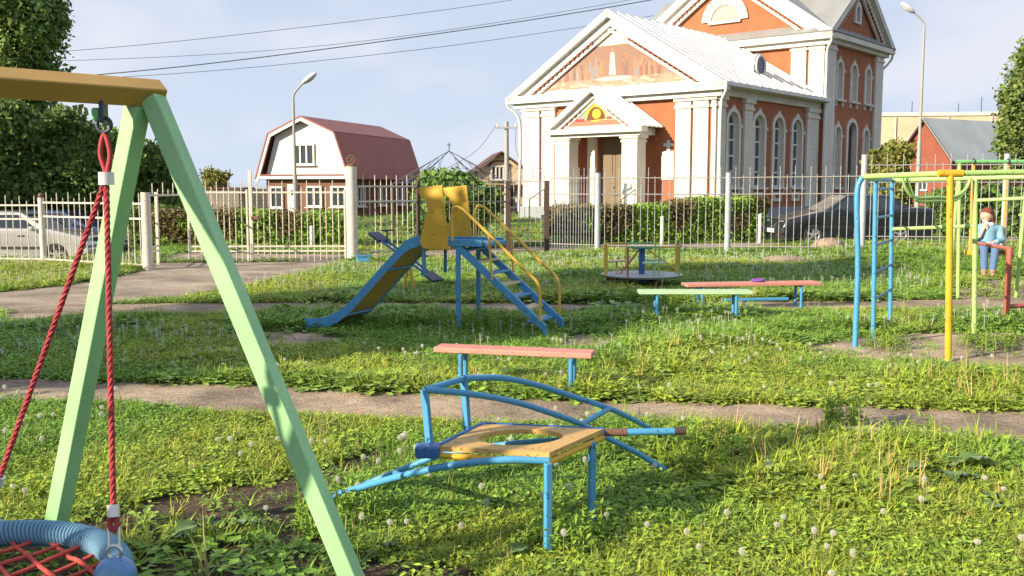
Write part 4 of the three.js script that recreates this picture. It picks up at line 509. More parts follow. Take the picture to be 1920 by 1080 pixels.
{ // lattice pergola roof
  const ap = A(842, 283, 28.5), g = thing('lattice_pergola', 'open pergola with dark wire lattice pyramid roof', 'pergola', V(ap.x, 0, ap.z), 0.35), H = ap.y, e = 1.72, hs = 1.35;
  const C = [[-1, -1], [1, -1], [1, 1], [-1, 1]].map(([x, z]) => V(x * hs, e, z * hs)), top = V(0, H, 0), r = 0.009;
  for (let i = 0; i < 4; i++) { const a = C[i], b = C[(i + 1) % 4], rods = []; part(g, 'hip_rod', bar(a, top, r * 1.3, 6), M.darkSteel); part(g, 'eave_rod', bar(a, b, r * 1.3, 6), M.darkSteel); part(g, 'corner_post', bar(V(a.x, 0, a.z), a, 0.035, 8), M.darkPost); for (let k = 1; k < 6; k++) { const t = k / 6; rods.push(bar(a.clone().lerp(b, t), b.clone().lerp(top, t), r * 0.8, 5), bar(b.clone().lerp(a, t), a.clone().lerp(top, t), r * 0.8, 5)); } part(g, 'lattice', rods, M.darkSteel).userData.kind = 'stuff'; }
  part(g, 'finial', [bar(top, V(0, H + 0.24, 0), 0.014, 6), bar(V(-0.06, H + 0.17, 0), V(0.06, H + 0.17, 0), 0.01, 5)], M.darkSteel);
}
for (const [u, v, h, lb] of [[1065, 456, 0.6, 'short white marker post at the left of the green hedge'], [1241, 459, 0.78, 'white marker post before the middle of the green hedge'], [1424, 456, 0.82, 'white marker post beside the black car bonnet'], [585, 466, 0.58, 'white marker post behind the white double gate']]) { const b = G(u, v), p = thing('marker_post', lb, 'post', b, 0, 'white marker posts'); part(p, 'shaft', bar(V(0, -0.03, 0), V(0, h, 0), 0.055, 12, 0.05), M.whitePaint); part(p, 'top', new THREE.SphereGeometry(0.05, 12, 6, 0, 6.3, 0, Math.PI / 2).scale(1, 0.5, 1).translate(0, h, 0), M.whitePaint); }
{ // kerb stones along the near edge of the path
  const a = G(1560, 822), b = G(2080, 862), k = thing('kerb', 'broken pale concrete kerb along the near path edge', 'kerb', V(a.x, 0, a.z)), d = b.clone().sub(a), n = 5; for (let i = 0; i < n; i++) { const p = a.clone().lerp(b, (i + 0.5) / n), L = d.length() / n - 0.03; const s = rbox(L, 0.15, 0.15, 0.02); const ps = s.attributes.position; for (let q = 0; q < ps.count; q++) ps.setXYZ(q, ps.getX(q), ps.getY(q) + 0.012 * (vnoise(ps.getX(q) * 9 + i * 7, ps.getZ(q) * 9, 0, 2) - 0.5), ps.getZ(q)); s.rotateY(-Math.atan2(d.z, d.x) + rr(-0.03, 0.03)); wpart(k, 'kerb_stone', s.translate(p.x, -0.005 + rr(-0.02, 0.02), p.z + rr(-0.02, 0.02)), M.concrete); }
}

// ---------------------------------------------------------------- playground
{ // green swing frame with its ochre beam
  const FR = G(688, 1108), FL = G(88, 1022), end = A(303, 176, 4.02), dir = V(-0.70, 0.0, 0.714).normalize(), far = end.clone().addScaledVector(dir, 2.6); far.y = end.y;
  const f = thing('swing', 'pale green A-frame swing stand with ochre cross beam', 'swing frame', V(end.x, 0, end.z)), side = V(dir.z, 0, -dir.x);
  const th = 0.076, apex = end.clone().addScaledVector(dir, 0.07); apex.y -= 0.05;
  const L1 = wpart(f, 'leg', beam(up(FR, -0.1), apex.clone().add(V(0.03, 0.03, 0)), th, th, 0, 0.007), M.mint), L2 = wpart(f, 'leg', beam(up(FL, -0.1), apex.clone().add(V(-0.03, 0.0, 0)), th, th, 0, 0.007), M.mint);
  const o1 = FR.clone().sub(end), o2 = FL.clone().sub(end); for (const o of [o1, o2]) { const q = far.clone().add(o); q.y = -0.1; wpart(f, 'leg', beam(q, far.clone().add(V(0, -0.05, 0)).addScaledVector(dir, -0.07), th, th, 0, 0.007), M.mint); }
  wpart(f, 'beam', beam(end.clone().addScaledVector(dir, -0.0), far, 0.086, 0.086, -0.62, 0.008), M.ochre);
  for (const t of [0.24, 1.9]) { const p = end.clone().addScaledVector(dir, t); wpart(f, 'hanger_plate', [beam(V(p.x, p.y - 0.02, p.z), V(p.x, p.y - 0.13, p.z), 0.016, 0.06), new THREE.TorusGeometry(0.028, 0.008, 6, 14).translate(p.x, p.y - 0.135, p.z)], M.darkSteel); wpart(f, 'bearing', rbox(0.03, 0.05, 0.035, 0.01, p.x - 0.024, p.y - 0.095, p.z + 0.01), M.leafGreen); }
  // nest swing
  const hp = end.clone().addScaledVector(dir, 0.24), hq = end.clone().addScaledVector(dir, 1.9); hp.y -= 0.17; hq.y -= 0.17;
  const R = 0.56, mid = hp.clone().add(hq).multiplyScalar(0.5), H = 0.16, ctr = V(hp.x, H, hp.z).addScaledVector(dir, 0.626);
  const s = thing('basket_swing', 'round basket swing with blue rope rim hung on red ropes', 'swing', V(ctr.x, 0, ctr.z)); const T = 0.052;
  const rim = (a, off = 0) => ctr.clone().addScaledVector(dir, -Math.cos(a) * (R + off)).addScaledVector(side, Math.sin(a) * (R + off));
  const rp = []; for (let k = 0; k <= 72; k++) rp.push(rim(k / 72 * Math.PI * 2)); wpart(s, 'rim', new THREE.TubeGeometry(new THREE.CatmullRomCurve3(rp.slice(0, -1), true), 96, T * 0.86, 12, true), M.blueRope);
  { const wraps = []; for (let k = 0; k < 190; k++) { const a = k / 190 * Math.PI * 2, p = rim(a), t = V(0, 0, 0).addScaledVector(dir, Math.sin(a)).addScaledVector(side, Math.cos(a)).normalize(); const g = new THREE.TorusGeometry(T * 0.93, 0.0085, 5, 14); g.applyQuaternion(new THREE.Quaternion().setFromUnitVectors(V(0, 0, 1), t.add(V(0, 0.28, 0)).normalize())); wraps.push(g.translate(p.x, p.y, p.z)); } wpart(s, 'rope_wrap', wraps, M.blueRope).userData.kind = 'stuff'; }
  const joints = [0.606, -1.05, Math.PI - 0.606, Math.PI + 1.05];
  joints.forEach((a, i) => { const p = rim(a), hang = i < 2 ? hp : hq; const c = wpart(s, 'connector', [new THREE.SphereGeometry(0.078, 20, 14).scale(1, 0.95, 1).translate(p.x, p.y, p.z)], M.ballBlue);
    const J = hang.clone().add(V(0, -0.17, 0)), eye = V(p.x, p.y + 0.1, p.z), d = J.clone().sub(eye).normalize(), e2 = eye.clone().addScaledVector(d, 0.075), f1 = eye.clone().addScaledVector(d, 0.12), f2 = eye.clone().addScaledVector(d, 0.165), top = J.clone();
    wpart(s, 'shackle', [new THREE.TorusGeometry(0.026, 0.008, 8, 16).translate(eye.x, eye.y - 0.01, eye.z), bentTube([eye.clone().add(V(-0.02, 0, 0)), e2.clone().add(V(-0.02, 0, 0)), e2.clone().add(V(0.02, 0.01, 0)), eye.clone().add(V(0.02, 0, 0))], 0.0065, 7)], M.steel);
    wpart(s, 'rope_eye', tube([f1, e2.clone().add(V(-0.016, 0.02, 0)), e2.clone().add(V(0, -0.004, 0)), e2.clone().add(V(0.016, 0.02, 0)), f1.clone().add(V(0.002, 0, 0))], 0.011, 7), M.rope); wpart(s, 'ferrule', bar(f1, f2, 0.0225, 14), M.ferrule);
    { const list = [], n = 90, len = f2.distanceTo(top), ax = V(1, 0, 0).cross(d).normalize(), ay = d.clone().cross(ax); for (let st = 0; st < 3; st++) { const pts = []; for (let k = 0; k <= n; k++) { const a2 = k / n * len / 0.085 * Math.PI * 2 + st * 2.094; pts.push(f2.clone().addScaledVector(d, len * k / n).addScaledVector(ax, Math.cos(a2) * 0.0056).addScaledVector(ay, Math.sin(a2) * 0.0056)); } list.push(new THREE.TubeGeometry(new THREE.CatmullRomCurve3(pts), n * 2, 0.0068, 6)); } wpart(s, 'rope', list, M.rope); }
    if (i % 2 === 0) { const up2 = J.clone().add(V(0, 0.02, 0)); wpart(s, 'ferrule', bar(J.clone().add(V(0, -0.028, 0)), J.clone().add(V(0, 0.022, 0)), 0.03, 14), M.ferrule); wpart(s, 'rope_eye', tube([up2, hang.clone().add(V(-0.019, -0.075, 0)), hang.clone().add(V(0, 0.0, 0)), hang.clone().add(V(0.019, -0.075, 0)), up2.clone().add(V(0.004, 0, 0))], 0.0105, 8), M.rope); } });
  { const net = [], n = 9; for (let k = -n; k <= n; k++) { const o = k / (n + 1) * R, hl = Math.sqrt(R * R - o * o) - 0.02, mk = (u, v) => ctr.clone().addScaledVector(dir, u).addScaledVector(side, v).add(V(0, -0.06 * (1 - (u * u + v * v) / (R * R)) - 0.01 + rr(-0.008, 0.008), 0)); if (k % 2) continue; const l1 = [], l2 = []; for (let q = 0; q <= 8; q++) { l1.push(mk(mix(-hl, hl, q / 8), o)); l2.push(mk(o, mix(-hl, hl, q / 8))); } net.push(tube(l1, 0.0095, 6, 24), tube(l2, 0.0095, 6, 24)); } wpart(s, 'net', net, M.redNet); }
}
{ // low blue frame with the holed yellow plate
  const h = 0.44, c1 = G(1030, 858, h), c2 = G(1130, 813, h), c3 = G(908, 803, h), c4 = G(825, 846, h), ctr = c1.clone().add(c2).add(c3).add(c4).multiplyScalar(0.25);
  const f = thing('plate_frame', 'blue tubular play frame carrying an ochre plate with round hole', 'play frame', V(ctr.x, 0, ctr.z)), r = 0.0155;
  const ux = c1.clone().sub(c4), uz = c3.clone().sub(c4), sh = new THREE.Shape([[0, 0], [1, 0], [1, 1], [0, 1]].map((p) => new THREE.Vector2(...p))); const hole = new THREE.Path(); hole.absellipse(0.5, 0.52, 0.34, 0.33, 0, Math.PI * 2, true); sh.holes.push(hole);
  const g = new THREE.ExtrudeGeometry(sh, { depth: 0.022, bevelEnabled: false, curveSegments: 28 }); const c2b = c2.clone().sub(c4), p = g.attributes.position; for (let i = 0; i < p.count; i++) { const a = p.getX(i), b = p.getY(i), w = c4.clone().addScaledVector(ux, a * (1 - b)).addScaledVector(uz, b * (1 - a)).addScaledVector(c2b, a * b); p.setXYZ(i, w.x, h + p.getZ(i), w.z); } g.computeVertexNormals(); wpart(f, 'plate', g, M.plate);
  wpart(f, 'edge_bar', bentTube([c4.clone().add(V(-0.05, 0.0, 0.01)), c3.clone().add(V(-0.01, 0.012, -0.02)), c2.clone().add(V(0.01, 0.008, -0.025))], r), M.deepBlue); wpart(f, 'edge_bar', bentTube([up(c4, -0.02), up(c1, -0.02), up(c2, -0.02)], r * 0.95), M.yellow);
  wpart(f, 'clamp', rbox(0.11, 0.055, 0.09, 0.012, c4.x - 0.055, h - 0.002, c4.z - 0.02), M.deepBlue); { const a = c2.clone().add(V(0.0, 0.0, -0.02)), d = V(0.385, 0.0, -0.03), b = a.clone().add(d); wpart(f, 'axle', bar(a, b, 0.0165), M.sky); wpart(f, 'axle_end', bar(b.clone().addScaledVector(d, -0.1), b.clone().addScaledVector(d, 0.04), 0.0195), M.darkPost); wpart(f, 'rust_sleeve', bar(a.clone().addScaledVector(d, 0.02), a.clone().addScaledVector(d, 0.3), 0.0185), M.rust); }
  for (const c of [G(1027, 1050), G(1109, 996)]) wpart(f, 'leg', beam(up(c, -0.05), up(V(c.x, 0, c.z), h - 0.012), 0.03, 0.03, 0.4, 0.004), M.sky);
  const pa = G(806, 833, h), pb = G(877, 810, h), ta = A(796, 731, -pa.z + 0.01), tb = A(870, 710, -pb.z + 0.01);
  wpart(f, 'post', beam(up(pa, -0.02), ta, 0.03, 0.03, 0, 0.004), M.sky); wpart(f, 'post', beam(up(pb, -0.02), tb, 0.03, 0.03, 0, 0.004), M.sky); wpart(f, 'cross_bar', bar(ta, tb, r), M.sky);
  const d0 = -pa.z, d1 = -pb.z, arc = (d, list, e, pw = 1) => list.map(([u, v], i) => A(u, v, d + e * Math.pow(i / (list.length - 1), pw)));
  wpart(f, 'curved_rail', tube(arc(d0, [[796, 731], [850, 735], [910, 743], [970, 755], [1031, 774], [1091, 796], [1134, 819], [1190, 847], [1252, 884]], 0.9), r, 9, 48), M.sky);
  wpart(f, 'curved_rail', tube(arc(d1, [[870, 709], [942, 709], [1006, 722], [1070, 742], [1142, 766], [1182, 784], [1222, 806], [1262, 834]], 1.2), r, 9, 48), M.sky);
  wpart(f, 'rung', bar(A(1090, 796, d0 + 0.9 * 5 / 8), A(1142, 766, d1 + 1.2 * 4 / 7), r), M.sky);
  const e0 = -c1.z; wpart(f, 'lower_rail', tube(arc(e0, [[1030, 864], [951, 862], [874, 869], [812, 879], [750, 893], [686, 911], [592, 939]], 0.6, 2.6), r * 1.05, 9, 40), M.sky); wpart(f, 'lower_rail', tube(arc(-c2.z, [[1112, 822], [1040, 826], [960, 832], [880, 843], [810, 859], [740, 886], [640, 925]], 0.5), r, 9, 40), M.sky); wpart(f, 'rung', bar(A(750, 893, e0 + 0.6 * Math.pow(4 / 6, 2.6)), A(740, 886, -c2.z + 0.5 * 5 / 6), r), M.sky);
}
function plankBench(name, label, a, b, w, h, m, legM, legs, group) { // plank on blue pipe legs from ground point a to b
  const t = thing(name, label, 'bench', V(a.x, 0, a.z), 0, group), d = b.clone().sub(a).normalize(), s = V(-d.z, 0, d.x); const pl = beam(up(a, h), up(b, h), w, 0.042, 0, 0.008); wpart(t, 'seat_plank', pl, m);
  for (const q of legs) { const c = a.clone().lerp(b, q); wpart(t, 'crosspiece', bar(up(c, h - 0.035).addScaledVector(s, w * 0.42), up(c, h - 0.035).addScaledVector(s, -w * 0.42), 0.016), legM); for (const k of [-0.34, 0.34]) wpart(t, 'leg', bar(up(c, -0.05).addScaledVector(s, w * k), up(c, h - 0.035).addScaledVector(s, w * k), 0.019), legM); } return t;
}
{ const a = G(820, 652, 0.33), b = G(1113, 664, 0.33); a.y = b.y = 0; plankBench('plank_bench', 'faded pink plank bench behind the blue play frame', a, b, 0.2, 0.33, M.pink, M.blue, [0.17, 0.87]); }
{ const a = G(1197, 547, 0.36), b = G(1408, 547, 0.36); a.y = b.y = 0; plankBench('plank_bench', 'pale green plank bench on blue legs', a, b, 0.24, 0.36, M.paleGreen, M.blue, [0.16, 0.86]); }
{ const a = G(1283, 534, 0.34), b = G(1532, 530, 0.34); a.y = b.y = 0; const t = plankBench('plank_bench', 'pink plank bench just behind the pale green one', a, b, 0.26, 0.34, M.pink, M.blue, [0.12, 0.86]); wpart(t, 'foot_rail', bar(up(a.clone().lerp(b, 0.3), 0.13), up(a.clone().lerp(b, 0.78), 0.13), 0.025), M.sky); const p = a.clone().lerp(b, 0.55), c = tag(part(scene, 'crumpled_cloth', new THREE.IcosahedronGeometry(0.07, 2).scale(1.3, 0.35, 0.8).translate(p.x, 0.378, p.z), mat(lin(0.16, 0.06, 0.26), 0.8)), 'small purple cloth lying on the rear pink bench', 'cloth'); const q = c.geometry.attributes.position; for (let i = 0; i < q.count; i++) q.setY(i, 0.361 + Math.max(0, (q.getY(i) - 0.361)) * (0.6 + vnoise(q.getX(i) * 40, q.getZ(i) * 40))); c.geometry.computeVertexNormals(); }
{ // slide
  const base = G(860, 626), th = 0.4, sd = V(Math.cos(th), 0, Math.sin(th)), w = V(Math.sin(th), 0, -Math.cos(th)), WD = 0.52, H = 0.99;
  const t = thing('slide', 'blue metal slide with yellow side boards and stair rails', 'slide', base.clone()), at = (x, y, z) => base.clone().addScaledVector(sd, x).addScaledVector(w, z).setY(y);
  for (const z of [0, WD]) { wpart(t, 'post', bar(at(0, -0.08, z), at(0, H, z), 0.028), M.blue); wpart(t, 'post', bar(at(-0.42, 0.62 , z), at(-0.42, H, z), 0.02), M.blue); }
  wpart(t, 'platform', [beam(at(-0.5, H, WD / 2), at(0.36, H, WD / 2), WD, 0.04)], M.blue); for (const z of [-0.02, WD + 0.02]) wpart(t, 'platform_edge', beam(at(-0.52, H + 0.01, z), at(0.3, H + 0.01, z), 0.04, 0.075), M.blue);
  const cd = V(-0.9995, 0, 0.03), atC = (x, y, z) => at(-0.46, y, z).addScaledVector(cd, -(x + 0.46));
  // chute: bed and side rails follow one curve
  const cp = [[-0.46, H], [-0.6, H - 0.05], [-0.82, 0.72], [-1.08, 0.43], [-1.28, 0.22], [-1.45, 0.11], [-1.6, 0.07], [-1.74, 0.07]], cv = new THREE.CatmullRomCurve3(cp.map(([x, y]) => V(x, y, 0))), pts = cv.getPoints(40);
  { const pos = [], uv = []; const q = (p, z, dy) => atC(p.x, p.y + dy, z); for (let i = 0; i < pts.length - 1; i++) { const a = pts[i], b = pts[i + 1]; for (const [dy, flip] of [[0, 0], [-0.012, 1]]) { const c = [q(a, 0, dy), q(b, 0, dy), q(b, WD, dy), q(a, WD, dy)]; for (const k of flip ? [0, 2, 1, 0, 3, 2] : [0, 1, 2, 0, 2, 3]) pos.push(c[k].x, c[k].y, c[k].z); } } const g = geoOf(pos); wpart(t, 'chute_bed', toCreasedNormals(g, 0.6), M.ochre); }
  for (const z of [-0.012, WD + 0.012]) { const outl = [...pts.map((p) => [p.x, p.y + 0.085]), ...pts.slice().reverse().map((p) => [p.x, p.y - 0.035])]; const g = poly(outl, 0.024).translate(0, 0, -0.012); g.rotateY(0.03); const o = at(-0.46, 0, z).addScaledVector(cd, -0.46); wpart(t, 'chute_side', g.translate(o.x, 0, o.z), M.blue); }
  for (const [x, y] of [[-0.82, 0.69], [-1.28, 0.19]]) wpart(t, 'chute_brace', bar(atC(x, y, 0), atC(x, y, WD), 0.014), M.blue);
  // stairs
  const sx = 1.06; for (const z of [0, WD]) wpart(t, 'stringer', [beam(at(-0.04, H, z), at(sx - 0.05, 0.12, z), 0.04, 0.075), bar(at(sx - 0.05, 0.13, z), at(sx - 0.03, -0.06, z), 0.025)], M.blue);
  for (let k = 1; k <= 7; k++) { const q = k / 8; wpart(t, 'step', beam(at(sx * q - 0.06, H * (1 - q) + 0.055, 0), at(sx * q - 0.06, H * (1 - q) + 0.055, WD), 0.13, 0.025), k % 2 ? M.blue : M.cream, k % 2 ? undefined : 'cream painted step'); }
  for (const z of [-0.035, WD + 0.035]) { wpart(t, 'hand_rail', tube([at(-0.05, H + 0.03, z), at(-0.05, H + 0.34, z), at(-0.02, H + 0.4, z), at(0.06, H + 0.38, z), at(0.16, H + 0.3, z), at(0.8, 0.73, z), at(0.94, 0.6, z), at(0.965, 0.5, z), at(0.97, 0.2, z)], 0.0165, 8, 60), M.yellowTube); wpart(t, 'rail_strut', bar(at(0.42, H * 0.62 , z), at(0.38, H + 0.1, z), 0.013), M.yellowTube); }
  for (const z of [-0.045, WD + 0.045]) { const s = new THREE.Shape(); s.moveTo(0.17, 0); s.lineTo(-0.1, 0); s.quadraticCurveTo(-0.17, 0.01, -0.17, 0.09); s.bezierCurveTo(-0.13, 0.3, -0.05, 0.4, -0.09, 0.5); s.bezierCurveTo(-0.12, 0.58, -0.19, 0.56, -0.19, 0.66); s.lineTo(0.1, 0.69); s.closePath(); const g = new THREE.ExtrudeGeometry(s, { depth: 0.018, bevelEnabled: true, bevelSize: 0.003, bevelThickness: 0.003, bevelSegments: 1, curveSegments: 10 }); g.rotateY(-th); const o = at(-0.26, H - 0.06, z); wpart(t, 'side_board', g.translate(o.x, o.y, o.z), M.yellow); }
}
{ // seesaw behind the slide
  const hi = A(703, 439, 15.2), lo = A(818, 524, 14.4), piv = hi.clone().lerp(lo, 0.56), t = thing('seesaw', 'dark blue seesaw tilted behind the slide', 'seesaw', V(piv.x, 0, piv.z)), d = lo.clone().sub(hi).normalize(), n = V(-d.y, d.x, 0).normalize().multiplyScalar(1), s = d.clone().cross(V(0, 1, 0)).normalize();
  for (const k of [-0.06, 0.06]) wpart(t, 'beam', bar(hi.clone().addScaledVector(s, k), lo.clone().addScaledVector(s, k), 0.018), M.deepBlue); for (const [p, k] of [[hi, 1], [lo, -1]]) { wpart(t, 'seat', beam(p.clone().addScaledVector(d, -0.04 * k), p.clone().addScaledVector(d, 0.22 * k), 0.24, 0.04), M.darkSteel); const q = p.clone().addScaledVector(d, 0.3 * k); wpart(t, 'handle', bentTube([q.clone().addScaledVector(s, -0.12).add(V(0, 0.2, 0)), q.clone().addScaledVector(s, 0.12).add(V(0, 0.2, 0))], 0.013), M.darkSteel); wpart(t, 'handle_post', bar(q, q.clone().add(V(0, 0.2, 0)), 0.013), M.darkSteel); } wpart(t, 'pivot_post', [bar(V(piv.x - 0.09, -0.05, piv.z), piv, 0.025), bar(V(piv.x + 0.09, -0.05, piv.z), piv, 0.025)], M.yellowTube);
  for (let k = 0; k < 4; k++) { const p = hi.clone().lerp(lo, 0.15 + k * 0.22); wpart(t, 'spacer', bar(p.clone().addScaledVector(s, -0.06), p.clone().addScaledVector(s, 0.06), 0.012), M.deepBlue); }
}
{ const b = G(681, 497), t = thing('planter_box', 'small blue box at the foot of the white gate pillar', 'planter', b, 0.2); part(t, 'tub', [rbox(0.27, 0.21, 0.24, 0.02, 0, 0.105, 0)], M.sky); part(t, 'rim', [box(0.3, 0.03, 0.03, 0, 0.2, 0.125), box(0.3, 0.03, 0.03, 0, 0.2, -0.125), box(0.03, 0.03, 0.22, 0.135, 0.2, 0), box(0.03, 0.03, 0.22, -0.135, 0.2, 0)], M.blue); part(t, 'soil', box(0.22, 0.01, 0.2, 0, 0.214, 0), M.bark); }
{ // merry-go-round
  const c = A(1203, 530, 15.6), R = 0.66, t = thing('merry_go_round', 'old merry-go-round with coloured rails and central table', 'merry-go-round', V(c.x, 0, c.z), 0.3), y = 0.2;
  part(t, 'floor_disc', new THREE.CylinderGeometry(R, R - 0.03, 0.03, 40).translate(0, y, 0), M.fenceGrey); part(t, 'spindle', bar(V(0, -0.05, 0), V(0, 0.62, 0), 0.05, 12), M.deepBlue); part(t, 'table', new THREE.CylinderGeometry(0.17, 0.17, 0.03, 24).translate(0, 0.64, 0), M.deepBlue); part(t, 'under_frame', [beam(V(-R + 0.05, y - 0.05, 0), V(R - 0.05, y - 0.05, 0), 0.05, 0.05), beam(V(0, y - 0.05, -R + 0.05), V(0, y - 0.05, R - 0.05), 0.05, 0.05)], M.darkPost);
  const cols = [M.yellowTube, M.leafGreen, M.lime, M.red, M.yellowTube, M.leafGreen, M.orange, M.yellowTube], hh = 0.68; for (let k = 0; k < 8; k++) { const a = k / 8 * 6.2832, p = V(Math.cos(a) * (R - 0.04), y, Math.sin(a) * (R - 0.04)); part(t, 'rail_post', bar(p, V(p.x, hh, p.z), k % 4 === 0 ? 0.03 : 0.014), cols[k]); if (k % 4 !== 3) { const pts = []; for (let q = 0; q <= 6; q++) { const b = (k + q / 6) / 8 * 6.2832; pts.push(V(Math.cos(b) * (R - 0.04), hh, Math.sin(b) * (R - 0.04))); } part(t, 'top_rail', tube(pts, 0.014, 7), cols[(k + 3) % 8]); } }
  for (let k = 0; k < 3; k++) { const a = k * 2.09 + 0.5, p = V(Math.cos(a) * (R - 0.06), 0.26, Math.sin(a) * (R - 0.06)), q = V(Math.cos(a) * 0.1, 0.6, Math.sin(a) * 0.1); part(t, 'brace', bar(p, q, 0.014), [M.yellowTube, M.red, M.leafGreen][k]); const sp = V(Math.cos(a + 1) * 0.4, 0.42, Math.sin(a + 1) * 0.4); part(t, 'seat', [rbox(0.34, 0.03, 0.2, 0.01, sp.x, sp.y, sp.z), bar(V(sp.x, y, sp.z), sp, 0.018)], k % 2 ? M.cream : M.paleGreen); }
}
for (const [u, v, w, h, d, s, lb] of [[1471, 494, 0.86, 0.17, 0.5, 3, 'flat tan boulder lying nearer the benches'], [1552, 480, 0.62, 0.26, 0.5, 9, 'rounded tan boulder nearer the black car']]) { const p = G(u, v); const b = bank(p.x, p.z); const o = new THREE.IcosahedronGeometry(0.5, 4), q = o.attributes.position; for (let i = 0; i < q.count; i++) { const x = q.getX(i), y = q.getY(i), z = q.getZ(i), k = 0.78 + 0.44 * fbm(x * 2.2 + s, y * 2.2 + z * 1.7, 4, 0, s); q.setXYZ(i, x * k * w * 1.15, (y * k + 0.28) * h * 1.2, z * k * d); } o.computeVertexNormals(); const m = part(scene, numbered('boulder'), toCreasedNormals(o, 0.7), M.stone); m.position.set(p.x, b, p.z); tag(m, lb, 'boulder', 'boulders by the right fence'); }
{ // climbing bars on the right
  const B1 = G(1603, 652), LA = G(1637, 640), LB = G(1669, 612), Y = G(1778, 678), N = G(1827, 629); const t = thing('climbing_bars', 'tall climbing bars with blue ladder and yellow post', 'climbing frame', V(Y.x, 0, Y.z)), r = 0.027;
  const yT = A(1782, 325, -Y.z), bT = A(1618, 331, -B1.z), lA = A(1642, 337, -LA.z), lB = A(1673, 338, -LB.z), nT = A(1829, 334, -N.z), rT = A(2010, 321, 8.9), n2 = A(2000, 330, 9.9);
  wpart(t, 'blue_post', tube([up(B1, -0.05), up(B1, 0.8), A(1607, 362, -B1.z), A(1610, 345, -B1.z), bT], 0.0275, 10, 40), M.sky); wpart(t, 'yellow_post', bar(up(Y, -0.05), yT, 0.031, 14), M.yellow); wpart(t, 'yellow_collar', bar(yT.clone().add(V(-0.11, 0, 0)), yT.clone().add(V(0.11, 0, 0)), 0.034, 12), M.yellow); wpart(t, 'green_post', bar(up(N, -0.05), nT, 0.026, 12), M.lime);
  wpart(t, 'top_bar', bar(bT, yT, 0.026), M.lime); wpart(t, 'top_bar', bar(yT, rT, 0.026), M.lime); wpart(t, 'top_bar', bar(lB, nT, 0.024), M.lime); wpart(t, 'top_bar', bar(nT, n2, 0.024), M.lime); wpart(t, 'blue_post', bar(up(LA, -0.05), lA, 0.024), M.sky); wpart(t, 'blue_post', bar(up(LB, -0.05), lB, 0.024), M.sky); wpart(t, 'end_bar', bar(bT, lA, 0.022), M.lime); wpart(t, 'end_bar', bar(lA, lB, 0.02), M.sky);
  for (const v of [0.06, 0.25, 0.43, 0.61, 0.79]) { const a = lA.clone().lerp(up(LA, 0.1), v), b = lB.clone().lerp(up(LB, 0.1), v); wpart(t, 'rung', bar(a, b, 0.014), v > 0.4 ? M.deepBlue : M.sky); }
  const mA = lB.clone().lerp(up(LB, 0), 0.33), mB = nT.clone().lerp(up(N, 0), 0.3); wpart(t, 'middle_bar', bar(mA, mB, 0.02), M.lime); const k1 = nT.clone().lerp(up(N, 0), 0.14); wpart(t, 'middle_bar', bar(k1, A(2000, 368, 9.9), 0.02), M.lime);
  for (const [d, z0, z1] of [[0.1, 0.12, 0.9], [0.24, 0.18, 0.84]]) { const q = (s, y) => (s < 0.5 ? bT : bT).clone().lerp(nT, s).add(V(0, y, 0)); wpart(t, 'sagging_bar', tube([q(0.3 + d * 0.3, 0), q(0.33 + d * 0.3, -0.1), q(0.4 + d * 0.25, -0.17 - d * 0.25), q(0.62, -0.18 - d * 0.25), q(0.84, -0.16 - d * 0.25), q(0.93, -0.08), q(0.95, 0)], 0.017, 8, 40), M.lime); }
  const R2 = G(2010, 672), R3 = G(2000, 640); wpart(t, 'green_post', bar(up(R2, -0.05), rT, 0.026), M.lime); wpart(t, 'green_post', bar(up(R3, -0.05), n2, 0.026), M.lime);
}
{ // low red bar
  const a = G(1886, 606), b = G(2010, 600), h = 0.9, c = A(1832, 461, 12.6), t = thing('red_turning_bar', 'worn red low turning bar right of the green post', 'exercise bar', a.clone()); wpart(t, 'post', bar(up(a, -0.05), up(a, h), 0.034, 12), M.red); wpart(t, 'post', bar(up(b, -0.05), up(b, h), 0.034, 12), M.red); wpart(t, 'top_bar', bar(up(a, h - 0.02), V(c.x, h - 0.02, c.z), 0.022), M.red); wpart(t, 'post', bar(V(c.x, -0.05, c.z), V(c.x, h, c.z), 0.02), M.lime); wpart(t, 'low_bar', bar(up(a, 0.2), up(b, 0.2), 0.028), M.red); }

